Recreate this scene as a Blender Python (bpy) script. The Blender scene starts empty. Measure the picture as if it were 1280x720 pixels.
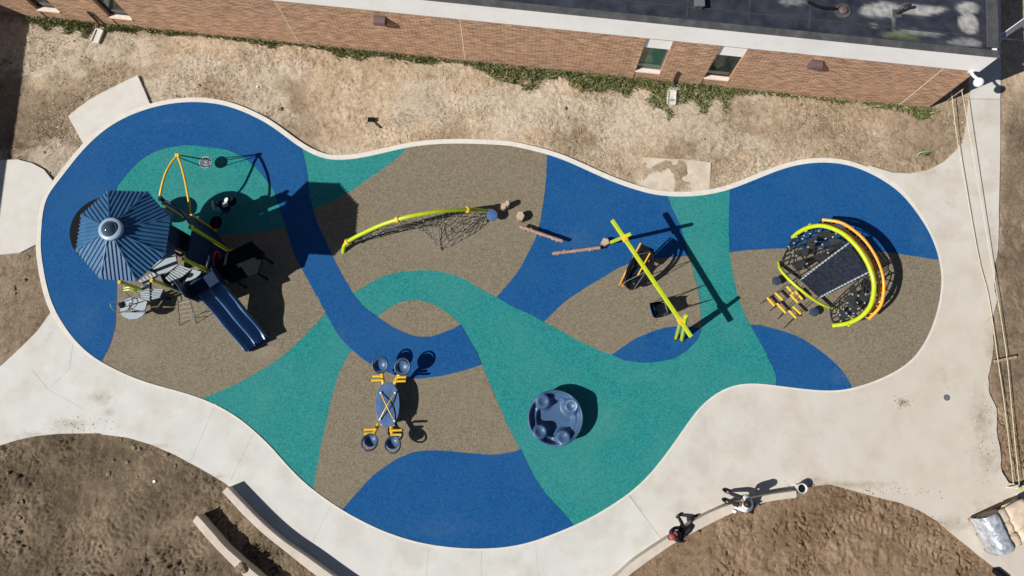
import bpy, math, random
import numpy as np
from mathutils import Vector, Matrix
from mathutils.geometry import tessellate_polygon
R = math.radians
random.seed(7)
SC = bpy.context.scene
COL = SC.collection

# ------------------------------------------------------------------ camera, light, exposure
H, F, TILT = 26.0, 865.0, 11.1          # camera height, focal length in photo pixels, tilt away from straight down
cam_d = bpy.data.cameras.new("camera"); cam = bpy.data.objects.new("camera", cam_d); COL.objects.link(cam)
cam_d.sensor_width = 36.0; cam_d.lens = 36.0 * F / 1280.0; cam_d.clip_start = 0.5; cam_d.clip_end = 2000
cam.location = (0, 0, H); cam.rotation_euler = (R(TILT), 0, 0)
SC.camera = cam
SUN_EL, SUN_AZ = 42.5, 22.5             # elevation; direction in which shadows fall, from +x towards +y
w = bpy.data.worlds.new("World"); SC.world = w; w.use_nodes = True
nt = w.node_tree; bg = nt.nodes["Background"]
sky = nt.nodes.new("ShaderNodeTexSky"); sky.sky_type = 'NISHITA'; sky.sun_disc = False
sky.sun_elevation = R(SUN_EL); sky.sun_rotation = R(270 - SUN_AZ); sky.air_density = 0.7; sky.dust_density = 0.4
nt.links.new(sky.outputs[0], bg.inputs[0]); bg.inputs[1].default_value = 0.05
sd = bpy.data.lights.new("sun", 'SUN'); sun = bpy.data.objects.new("sun", sd); COL.objects.link(sun)
sd.energy = 5.0; sd.angle = R(0.53); sd.color = (1.0, 0.965, 0.90)
_d = Vector((math.cos(R(SUN_AZ)) * math.cos(R(SUN_EL)), math.sin(R(SUN_AZ)) * math.cos(R(SUN_EL)), -math.sin(R(SUN_EL))))
sun.rotation_euler = _d.to_track_quat('-Z', 'Y').to_euler(); sun.location = (-20, -10, 30)
SC.view_settings.view_transform = 'Standard'; SC.view_settings.look = 'None'
SC.view_settings.exposure = 0.12; SC.view_settings.gamma = 1.0

_c, _s = math.cos(R(TILT)), math.sin(R(TILT))
def P(px, py, z=0.0):
    """the point at height z that stands where the survey of the photograph puts (px, py)"""
    u, v = (px - 640.0) / F, (360.0 - py) / F
    d = (u, v * _c + _s, v * _s - _c)
    t = (z - H) / d[2]
    return Vector((d[0] * t, d[1] * t, z))

# ------------------------------------------------------------------ materials
def mat(name, col, rough=0.6, metal=0.0, var=0.0, scale=8.0, bump=0.0, bscale=40.0, col2=None, detail=4.0, spec=0.5, clear=0.0, dirt=None, dscale=1.2, damt=0.35):
    m = bpy.data.materials.new(name); m.use_nodes = True
    n, l = m.node_tree.nodes, m.node_tree.links
    b = n["Principled BSDF"]
    b.inputs["Roughness"].default_value = rough; b.inputs["Metallic"].default_value = metal
    b.inputs["Specular IOR Level"].default_value = spec
    if clear: b.inputs["Coat Weight"].default_value = clear
    tc = n.new("ShaderNodeTexCoord")
    out = None
    c1 = tuple(col) + (1,)
    if var or col2:
        nz = n.new("ShaderNodeTexNoise"); nz.inputs["Scale"].default_value = scale; nz.inputs["Detail"].default_value = detail
        l.new(tc.outputs["Object"], nz.inputs["Vector"])
        rp = n.new("ShaderNodeValToRGB"); rp.color_ramp.elements[0].position = 0.33; rp.color_ramp.elements[1].position = 0.67
        if col2 is None:
            rp.color_ramp.elements[0].color = tuple(x * (1 - var) for x in col) + (1,)
            rp.color_ramp.elements[1].color = tuple(min(1, x * (1 + var)) for x in col) + (1,)
        else:
            rp.color_ramp.elements[0].color = c1; rp.color_ramp.elements[1].color = tuple(col2) + (1,)
        l.new(nz.outputs["Fac"], rp.inputs["Fac"]); out = rp.outputs["Color"]
    if dirt:
        nz = n.new("ShaderNodeTexNoise"); nz.inputs["Scale"].default_value = dscale; nz.inputs["Detail"].default_value = 7
        nz.inputs["Roughness"].default_value = 0.65
        l.new(tc.outputs["Object"], nz.inputs["Vector"])
        rp = n.new("ShaderNodeValToRGB"); rp.color_ramp.elements[0].position = 0.47; rp.color_ramp.elements[1].position = 0.72
        rp.color_ramp.elements[0].color = (0, 0, 0, 1); rp.color_ramp.elements[1].color = (damt,) * 3 + (1,)
        l.new(nz.outputs["Fac"], rp.inputs["Fac"])
        mx = n.new("ShaderNodeMix"); mx.data_type = 'RGBA'
        l.new(rp.outputs["Color"], mx.inputs["Factor"])
        if out: l.new(out, mx.inputs["A"])
        else: mx.inputs["A"].default_value = c1
        mx.inputs["B"].default_value = tuple(dirt) + (1,); out = mx.outputs["Result"]
    if out: l.new(out, b.inputs["Base Color"])
    else: b.inputs["Base Color"].default_value = c1
    if bump:
        nz = n.new("ShaderNodeTexNoise"); nz.inputs["Scale"].default_value = bscale; nz.inputs["Detail"].default_value = 5
        l.new(tc.outputs["Object"], nz.inputs["Vector"])
        bp = n.new("ShaderNodeBump"); bp.inputs["Strength"].default_value = bump; bp.inputs["Distance"].default_value = 0.02
        l.new(nz.outputs["Fac"], bp.inputs["Height"]); l.new(bp.outputs["Normal"], b.inputs["Normal"])
    return m

def rubber(name, dark, light, wear):
    m = bpy.data.materials.new(name); m.use_nodes = True
    n, l = m.node_tree.nodes, m.node_tree.links; b = n["Principled BSDF"]
    b.inputs["Roughness"].default_value = 0.9; b.inputs["Specular IOR Level"].default_value = 0.2
    tc = n.new("ShaderNodeTexCoord")
    v = n.new("ShaderNodeTexVoronoi"); v.inputs["Scale"].default_value = 22; l.new(tc.outputs["Object"], v.inputs["Vector"])
    sx = n.new("ShaderNodeSeparateColor"); l.new(v.outputs["Color"], sx.inputs[0])
    rp = n.new("ShaderNodeValToRGB"); e = rp.color_ramp.elements
    e[0].position = 0.0; e[0].color = tuple(dark) + (1,); e[1].position = 1.0; e[1].color = tuple(light) + (1,)
    l.new(sx.outputs[0], rp.inputs["Fac"])
    nz = n.new("ShaderNodeTexNoise"); nz.inputs["Scale"].default_value = 0.5; nz.inputs["Detail"].default_value = 6; l.new(tc.outputs["Object"], nz.inputs["Vector"])
    r2 = n.new("ShaderNodeValToRGB"); r2.color_ramp.elements[0].position = 0.40; r2.color_ramp.elements[0].color = (0, 0, 0, 1)
    r2.color_ramp.elements[1].position = 0.8; r2.color_ramp.elements[1].color = (0.6,) * 3 + (1,)
    l.new(nz.outputs["Fac"], r2.inputs["Fac"])
    mx = n.new("ShaderNodeMix"); mx.data_type = 'RGBA'; l.new(r2.outputs["Color"], mx.inputs["Factor"])
    l.new(rp.outputs["Color"], mx.inputs["A"]); mx.inputs["B"].default_value = tuple(wear) + (1,)
    l.new(mx.outputs["Result"], b.inputs["Base Color"])
    bp = n.new("ShaderNodeBump"); bp.inputs["Strength"].default_value = 0.35; bp.inputs["Distance"].default_value = 0.02
    l.new(v.outputs["Distance"], bp.inputs["Height"]); l.new(bp.outputs["Normal"], b.inputs["Normal"])
    return m

M = {}
M['teal'] = rubber("teal_rubber", (0.010, 0.160, 0.155), (0.026, 0.262, 0.255), (0.055, 0.235, 0.225))
M['blue'] = rubber("blue_rubber", (0.003, 0.058, 0.19), (0.010, 0.094, 0.275), (0.018, 0.095, 0.24))
M['tan'] = rubber("tan_rubber", (0.140, 0.119, 0.083), (0.250, 0.212, 0.150), (0.215, 0.18, 0.13))
M['concrete'] = mat("concrete", (0.585, 0.575, 0.545), 0.85, var=0.045, scale=1.3, bump=0.2, bscale=45, dirt=(0.43, 0.37, 0.29), dscale=0.7, damt=0.5)
M['plaza'] = mat("dusty_concrete", (0.58, 0.552, 0.508), 0.85, var=0.06, scale=1.1, bump=0.25, bscale=40, dirt=(0.40, 0.33, 0.245), dscale=0.8, damt=0.55)
def stains(m, lst, col=(.30, .235, .16, 1), top=.85):
    # trodden soil stains with their own outlines on the paving
    n, l = m.node_tree.nodes, m.node_tree.links; b = n["Principled BSDF"]; src = b.inputs["Base Color"].links[0].from_socket
    tc = n.new("ShaderNodeTexCoord"); nz = n.new("ShaderNodeTexNoise"); nz.inputs["Scale"].default_value = 3.5; nz.inputs["Detail"].default_value = 9; nz.inputs["Roughness"].default_value = .72
    l.new(tc.outputs["Object"], nz.inputs["Vector"]); acc = None
    for (px, py, rx, ry, am) in lst:
        c = P(px, py); mp = n.new("ShaderNodeVectorMath"); mp.operation = 'SUBTRACT'; l.new(tc.outputs["Object"], mp.inputs[0]); mp.inputs[1].default_value = (c.x, c.y, ZSV)
        dv = n.new("ShaderNodeVectorMath"); dv.operation = 'DIVIDE'; l.new(mp.outputs[0], dv.inputs[0]); dv.inputs[1].default_value = (rx / 33, ry / 33, 1)
        ln = n.new("ShaderNodeVectorMath"); ln.operation = 'LENGTH'; l.new(dv.outputs[0], ln.inputs[0])
        mr = n.new("ShaderNodeMapRange"); l.new(ln.outputs["Value"], mr.inputs[0]); mr.inputs[1].default_value = 1.0; mr.inputs[2].default_value = 0.0; mr.inputs[3].default_value = 0.0; mr.inputs[4].default_value = am
        if acc is None: acc = mr.outputs[0]
        else:
            mx = n.new("ShaderNodeMath"); mx.operation = 'MAXIMUM'; l.new(acc, mx.inputs[0]); l.new(mr.outputs[0], mx.inputs[1]); acc = mx.outputs[0]
    ad = n.new("ShaderNodeMath"); ad.operation = 'ADD'; l.new(acc, ad.inputs[0]); l.new(nz.outputs["Fac"], ad.inputs[1])
    mr = n.new("ShaderNodeMapRange"); l.new(ad.outputs[0], mr.inputs[0]); mr.inputs[1].default_value = 0.72; mr.inputs[2].default_value = 1.25; mr.inputs[3].default_value = 0; mr.inputs[4].default_value = top
    mx = n.new("ShaderNodeMix"); mx.data_type = 'RGBA'; l.new(mr.outputs[0], mx.inputs["Factor"]); l.new(src, mx.inputs["A"]); mx.inputs["B"].default_value = col
    l.new(mx.outputs["Result"], b.inputs["Base Color"])
def dusty_to_the_east(m):
    # the far end of the plaza lies under soil dust blown from the bare ground
    n, l = m.node_tree.nodes, m.node_tree.links; b = n["Principled BSDF"]; src = b.inputs["Base Color"].links[0].from_socket
    tc = n.new("ShaderNodeTexCoord"); sx = n.new("ShaderNodeSeparateXYZ"); l.new(tc.outputs["Object"], sx.inputs[0])
    mr = n.new("ShaderNodeMapRange"); l.new(sx.outputs["X"], mr.inputs[0]); mr.inputs[1].default_value = 4.0; mr.inputs[2].default_value = 15.0; mr.inputs[3].default_value = 0; mr.inputs[4].default_value = .5
    sy = n.new("ShaderNodeMapRange"); l.new(sx.outputs["Y"], sy.inputs[0]); sy.inputs[1].default_value = 9.0; sy.inputs[2].default_value = 3.0; sy.inputs[3].default_value = .35; sy.inputs[4].default_value = 1
    mu = n.new("ShaderNodeMath"); mu.operation = 'MULTIPLY'; l.new(mr.outputs[0], mu.inputs[0]); l.new(sy.outputs[0], mu.inputs[1])
    mx = n.new("ShaderNodeMix"); mx.data_type = 'RGBA'; l.new(mu.outputs[0], mx.inputs["Factor"]); l.new(src, mx.inputs["A"]); mx.inputs["B"].default_value = (.52, .45, .36, 1)
    l.new(mx.outputs["Result"], b.inputs["Base Color"])
ZSV = 0.024
dusty_to_the_east(M['plaza'])
stains(M['tan'], [(800, 345, 40, 30, .6), (835, 390, 40, 22, .6), (330, 440, 34, 20, .6), (175, 440, 60, 30, .45), (490, 540, 60, 50, .4), (560, 300, 120, 40, .4), (1030, 440, 110, 40, .45), (985, 380, 50, 40, .45)], (.30, .265, .205, 1), .6)
stains(M['blue'], [(720, 300, 50, 40, .5), (560, 660, 120, 30, .45), (110, 400, 40, 60, .45), (1050, 470, 40, 20, .6), (1150, 290, 30, 60, .45), (430, 420, 30, 40, .4), (220, 150, 90, 20, .4)], (.055, .125, .25, 1), .55)
stains(M['teal'], [(700, 590, 90, 60, .4), (760, 520, 70, 50, .45), (330, 500, 40, 60, .4), (800, 470, 90, 30, .4), (250, 240, 60, 30, .4), (880, 360, 30, 80, .4)], (.075, .26, .235, 1), .55)
stains(M['concrete'], [(125, 498, 26, 16, .55), (135, 515, 14, 10, .6), (92, 530, 60, 14, .5), (40, 545, 60, 14, .45), (62, 420, 20, 25, .35), (200, 558, 60, 8, .4), (275, 596, 40, 10, .45), (700, 630, 40, 10, .3)])
stains(M['plaza'], [(1128, 503, 13, 9, .75), (1225, 520, 26, 60, .6), (1242, 440, 20, 90, .55), (1235, 575, 40, 40, .5), (1160, 215, 60, 12, .45), (1185, 250, 40, 50, .3), (1060, 606, 110, 9, .6), (1190, 655, 60, 18, .55), (1020, 600, 30, 10, .5), (980, 540, 160, 60, .22), (1180, 470, 60, 60, .25), (1246, 330, 9, 120, .5), (1230, 640, 40, 40, .4)])
M['kerb'] = mat("kerb_concrete", (0.64, 0.61, 0.555), 0.85, var=0.06, scale=3, bump=0.15, bscale=60)
M['pad'] = mat("pale_pad_concrete", (0.60, 0.575, 0.535), 0.85, var=0.04, scale=2, bump=0.12, bscale=50, dirt=(0.42, 0.37, 0.3), dscale=1.1, damt=0.3)
M['bench'] = mat("bench_concrete", (0.56, 0.49, 0.41), 0.85, var=0.08, scale=3, bump=0.2, bscale=40)
M['oldslab'] = mat("dusty_slab", (0.56, 0.49, 0.40), 0.9, var=0.1, scale=3, bump=0.5, bscale=20, dirt=(0.42, 0.325, 0.23), dscale=1.1, damt=1.0)
M['lime'] = mat("lime_paint", (0.47, 0.56, 0.012), 0.32, clear=0.3, var=0.06, scale=5)
M['yellow'] = mat("yellow_paint", (0.76, 0.46, 0.03), 0.35, clear=0.3, var=0.06, scale=6)
M['orange'] = mat("orange_paint", (0.82, 0.36, 0.02), 0.35, clear=0.3, var=0.06, scale=6)
M['roofblue'] = mat("blue_metal_roof", (0.030, 0.112, 0.235), 0.42, var=0.12, scale=2.5)
M['navy'] = mat("navy_plastic", (0.008, 0.022, 0.066), 0.5, var=0.15, scale=4, spec=.25)
M['midblue'] = mat("blue_plastic", (0.055, 0.112, 0.22), 0.4, var=0.12, scale=3, bump=0.05)
M['slideblue'] = mat("slide_plastic", (0.065, 0.145, 0.29), 0.3, var=0.08, scale=3)
M['podblue'] = mat("pod_plastic", (0.06, 0.13, 0.285), 0.45, var=0.12, scale=5)
M['deck'] = mat("grey_deck", (0.33, 0.385, 0.43), 0.6, var=0.06, scale=6)
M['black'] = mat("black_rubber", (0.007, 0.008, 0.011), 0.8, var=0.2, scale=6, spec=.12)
M['darknet'] = mat("charcoal_belt", (0.014, 0.018, 0.030), 0.8, var=0.5, scale=9, spec=.2)
M['rope'] = mat("grey_rope", (0.10, 0.095, 0.085), 0.85, var=0.2, scale=20)
M['darkrope'] = mat("dark_rope", (0.022, 0.022, 0.024), 0.8, spec=.2)
M['steel'] = mat("galvanised_steel", (0.5, 0.51, 0.52), 0.35, metal=0.8, var=0.1, scale=6)
M['navy2'] = mat('slate_plastic', (0.035, 0.055, 0.10), 0.4, var=.15, scale=5)
M['chrome'] = mat("dark_gloss_dome", (0.10, 0.15, 0.20), 0.07, metal=0.6)
M['ringblue'] = mat("pale_blue_ring", (0.28, 0.40, 0.52), 0.35)
M['white'] = mat("white_paint", (0.93, 0.915, 0.90), 0.45, var=0.02, scale=2, dirt=(0.6, 0.56, 0.5), dscale=0.9, damt=0.25)
M['whiteplastic'] = mat("white_plastic", (0.8, 0.8, 0.8), 0.35)
M['wood'] = mat("faux_log", (0.34, 0.22, 0.165), 0.75, var=0.22, scale=9, bump=0.4, bscale=25)
M['woodend'] = mat("faux_log_end", (0.46, 0.36, 0.28), 0.75, var=0.15, scale=12)
M['membrane'] = None
M['red'] = mat("red_plastic", (0.55, 0.03, 0.03), 0.4)
M['plank'] = mat("weathered_plank", (0.35, 0.24, 0.15), 0.8, var=0.2, scale=8)
M['coping'] = mat("grey_coping", (0.06, 0.06, 0.065), 0.7, var=0.15, scale=3, dirt=(0.2, 0.19, 0.18), dscale=2, damt=0.4)
M['lap'] = mat('roof_lap', (0.035, 0.037, 0.048), 0.8, var=0.3, scale=4)
M['edge'] = mat('grey_edge_rope', (0.22, 0.25, 0.28), .7, var=.2, scale=15)
M['lampbrown'] = mat("brown_lamp_metal", (0.14, 0.085, 0.085), 0.45, var=0.08)
M['glass'] = mat("dark_glass", (0.015, 0.03, 0.028), 0.06, spec=0.8)
M['glassgreen'] = mat("green_glass", (0.03, 0.10, 0.075), 0.08, spec=0.8)
M['frame'] = mat("bronze_frame", (0.035, 0.03, 0.027), 0.5)
M['greyframe'] = mat("grey_frame", (0.14, 0.15, 0.16), 0.45)
M['mortar'] = mat("joint_sealant", (0.74, 0.62, 0.52), 0.8, var=0.08)
M['straprope'] = mat("straw_rope", (0.60, 0.55, 0.40), 0.8, var=0.15, scale=10)
M['bag'] = mat("cream_paper_bag", (0.62, 0.50, 0.38), 0.8, var=0.08, scale=4, bump=0.5, bscale=9)
M['film'] = mat("silver_film", (0.52, 0.55, 0.60), 0.2, metal=0.45, var=0.35, scale=7, bump=1.0, bscale=10)
M['skin'] = mat("skin", (0.30, 0.17, 0.11), 0.5)
M['hair'] = mat("black_hair", (0.012, 0.010, 0.010), 0.55)
M['whitecloth'] = mat("white_cotton", (0.75, 0.72, 0.74), 0.85, var=0.05, scale=8, bump=0.4, bscale=18)
M['blackcloth'] = mat("black_cloth", (0.012, 0.013, 0.016), 0.85, bump=0.4, bscale=18)
M['navycloth'] = mat("dark_navy_cloth", (0.016, 0.02, 0.03), 0.85, bump=0.4, bscale=18)
M['redcloth'] = mat("red_cloth", (0.42, 0.075, 0.075), 0.8, var=0.2, scale=14)
M['clod'] = mat("dirt_clod", (0.20, 0.145, 0.095), 0.95, var=0.25, scale=6, bump=0.8, bscale=14)
M['greenplastic'] = mat("pale_green_plastic", (0.25, 0.42, 0.22), 0.5)

def brick_material():
    m = bpy.data.materials.new("red_brick"); m.use_nodes = True
    n, l = m.node_tree.nodes, m.node_tree.links; b = n["Principled BSDF"]; b.inputs["Roughness"].default_value = 0.88
    tc = n.new("ShaderNodeTexCoord")
    br = n.new("ShaderNodeTexBrick"); br.inputs["Scale"].default_value = 1.0
    br.inputs["Brick Width"].default_value = 0.30; br.inputs["Row Height"].default_value = 0.10; br.inputs["Mortar Size"].default_value = 0.011
    br.inputs["Mortar Smooth"].default_value = 0.1; br.inputs["Bias"].default_value = -0.1
    br.inputs["Color1"].default_value = (0.45, 0.255, 0.15, 1); br.inputs["Color2"].default_value = (0.25, 0.133, 0.078, 1)
    br.inputs["Mortar"].default_value = (0.60, 0.45, 0.33, 1)
    l.new(tc.outputs["UV"], br.inputs["Vector"])
    nz = n.new("ShaderNodeTexNoise"); nz.inputs["Scale"].default_value = 2.2; nz.inputs["Detail"].default_value = 7
    mp = n.new("ShaderNodeMapping"); mp.inputs["Scale"].default_value = (1, 5, 1); l.new(tc.outputs["UV"], mp.inputs[0]); l.new(mp.outputs[0], nz.inputs["Vector"])
    rp = n.new("ShaderNodeValToRGB"); rp.color_ramp.elements[0].position = 0.3; rp.color_ramp.elements[0].color = (0.62, 0.59, 0.57, 1)
    rp.color_ramp.elements[1].position = 0.7; rp.color_ramp.elements[1].color = (1.45, 1.42, 1.38, 1)
    l.new(nz.outputs["Fac"], rp.inputs["Fac"])
    mx = n.new("ShaderNodeMix"); mx.data_type = 'RGBA'; mx.blend_type = 'MULTIPLY'; mx.inputs["Factor"].default_value = 1
    l.new(br.outputs["Color"], mx.inputs["A"]); l.new(rp.outputs["Color"], mx.inputs["B"])
    l.new(mx.outputs["Result"], b.inputs["Base Color"])
    bp = n.new("ShaderNodeBump"); bp.inputs["Strength"].default_value = 0.8; bp.inputs["Distance"].default_value = 0.012; bp.invert = True
    l.new(br.outputs["Fac"], bp.inputs["Height"]); l.new(bp.outputs["Normal"], b.inputs["Normal"])
    return m
M['brick'] = brick_material()

def soil_material():
    m = bpy.data.materials.new("soil"); m.use_nodes = True
    n, l = m.node_tree.nodes, m.node_tree.links; b = n["Principled BSDF"]; b.inputs["Roughness"].default_value = 0.97
    b.inputs["Specular IOR Level"].default_value = 0.15
    tc = n.new("ShaderNodeTexCoord")
    def noise(sc, det, ro=0.6, stretch=None):
        z = n.new("ShaderNodeTexNoise"); z.inputs["Scale"].default_value = sc; z.inputs["Detail"].default_value = det; z.inputs["Roughness"].default_value = ro
        if stretch:
            mp = n.new("ShaderNodeMapping"); mp.inputs["Scale"].default_value = stretch; l.new(tc.outputs["Object"], mp.inputs[0]); l.new(mp.outputs[0], z.inputs["Vector"])
        else: l.new(tc.outputs["Object"], z.inputs["Vector"])
        return z.outputs["Fac"]
    def ramp(f, *st):
        r = n.new("ShaderNodeValToRGB"); e = r.color_ramp.elements
        while len(e) < len(st): e.new(0.5)
        for k, (p, c) in enumerate(st): e[k].position = p; e[k].color = tuple(c) + (1,) if len(c) == 3 else c
        l.new(f, r.inputs["Fac"]); return r.outputs["Color"]
    def mix(f, a, b_, bt='MIX'):
        x = n.new("ShaderNodeMix"); x.data_type = 'RGBA'; x.blend_type = bt
        if isinstance(f, float): x.inputs["Factor"].default_value = f
        else: l.new(f, x.inputs["Factor"])
        l.new(a, x.inputs["A"]); l.new(b_, x.inputs["B"]); return x.outputs["Result"]
    a1 = n.new("ShaderNodeAttribute"); a1.attribute_name = "dark"
    a2 = n.new("ShaderNodeAttribute"); a2.attribute_name = "warm"
    wz = n.new("ShaderNodeTexNoise"); wz.inputs["Scale"].default_value = 1.2; wz.inputs["Detail"].default_value = 3; l.new(tc.outputs["Object"], wz.inputs["Vector"])
    wv = n.new("ShaderNodeVectorMath"); wv.operation = 'MULTIPLY_ADD'; l.new(wz.outputs["Color"], wv.inputs[0]); wv.inputs[1].default_value = (1.6, 1.6, 0); l.new(tc.outputs["Object"], wv.inputs[2])
    def wnoise(sc, det, ro, stretch):
        mp = n.new("ShaderNodeMapping"); mp.inputs["Scale"].default_value = stretch; l.new(wv.outputs[0], mp.inputs[0])
        z = n.new("ShaderNodeTexNoise"); z.inputs["Scale"].default_value = sc; z.inputs["Detail"].default_value = det; z.inputs["Roughness"].default_value = ro; l.new(mp.outputs[0], z.inputs["Vector"]); return z.outputs["Fac"]
    big = noise(0.32, 10, 0.72); fine = noise(9, 8, 0.75); grain = noise(26, 6, 0.7); st = wnoise(3.2, 8, 0.72, (1.6, 0.6, 1)); st2 = wnoise(9, 5, 0.7, (0.6, 1.5, 1))
    tan = ramp(big, (0.34, (0.405, 0.301, 0.199)), (0.48, (0.550, 0.427, 0.303)), (0.64, (0.675, 0.542, 0.406)))
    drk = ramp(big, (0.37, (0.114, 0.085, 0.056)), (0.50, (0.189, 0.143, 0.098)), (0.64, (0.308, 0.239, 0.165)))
    wrm = ramp(big, (0.36, (0.203, 0.136, 0.085)), (0.50, (0.294, 0.204, 0.131)), (0.65, (0.398, 0.290, 0.193)))
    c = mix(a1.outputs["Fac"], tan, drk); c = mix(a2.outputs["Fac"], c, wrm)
    a3 = n.new("ShaderNodeAttribute"); a3.attribute_name = "pale"; pl_c = ramp(big, (0.30, (0.52, 0.44, 0.345)), (0.6, (0.64, 0.55, 0.44))); c = mix(a3.outputs["Fac"], c, pl_c)
    sp = ramp(fine, (0.30, (0.60, 0.57, 0.53)), (0.50, (1, 1, 1)), (0.72, (1.25, 1.25, 1.24)))
    c = mix(0.9, c, sp, 'MULTIPLY'); gr = ramp(grain, (0.32, (0.60, 0.57, 0.53)), (0.52, (1, 1, 1)), (0.7, (1.2, 1.2, 1.2))); c = mix(0.75, c, gr, 'MULTIPLY')
    s2 = ramp(st, (0.36, (0.66, 0.62, 0.56)), (0.50, (1, 1, 1)), (0.68, (1.13, 1.13, 1.12)))
    c = mix(0.85, c, s2, 'MULTIPLY')
    s3 = ramp(st2, (0.30, (0.62, 0.58, 0.52)), (0.42, (1, 1, 1)))
    c = mix(0.8, c, s3, 'MULTIPLY')
    l.new(c, b.inputs["Base Color"])
    bp = n.new("ShaderNodeBump"); bp.inputs["Strength"].default_value = 1.0; bp.inputs["Distance"].default_value = 0.045
    l.new(grain, bp.inputs["Height"]); l.new(bp.outputs["Normal"], b.inputs["Normal"])
    return m

def blade_material(name, c1, c2, c3):
    m = bpy.data.materials.new(name); m.use_nodes = True
    n, l = m.node_tree.nodes, m.node_tree.links; b = n["Principled BSDF"]; b.inputs["Roughness"].default_value = 0.7
    g = n.new("ShaderNodeNewGeometry"); rp = n.new("ShaderNodeValToRGB"); e = rp.color_ramp.elements
    e[0].color = tuple(c1) + (1,); e[1].color = tuple(c3) + (1,); x = e.new(0.5); x.color = tuple(c2) + (1,)
    l.new(g.outputs["Random Per Island"], rp.inputs["Fac"]); l.new(rp.outputs["Color"], b.inputs["Base Color"])
    return m

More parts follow.
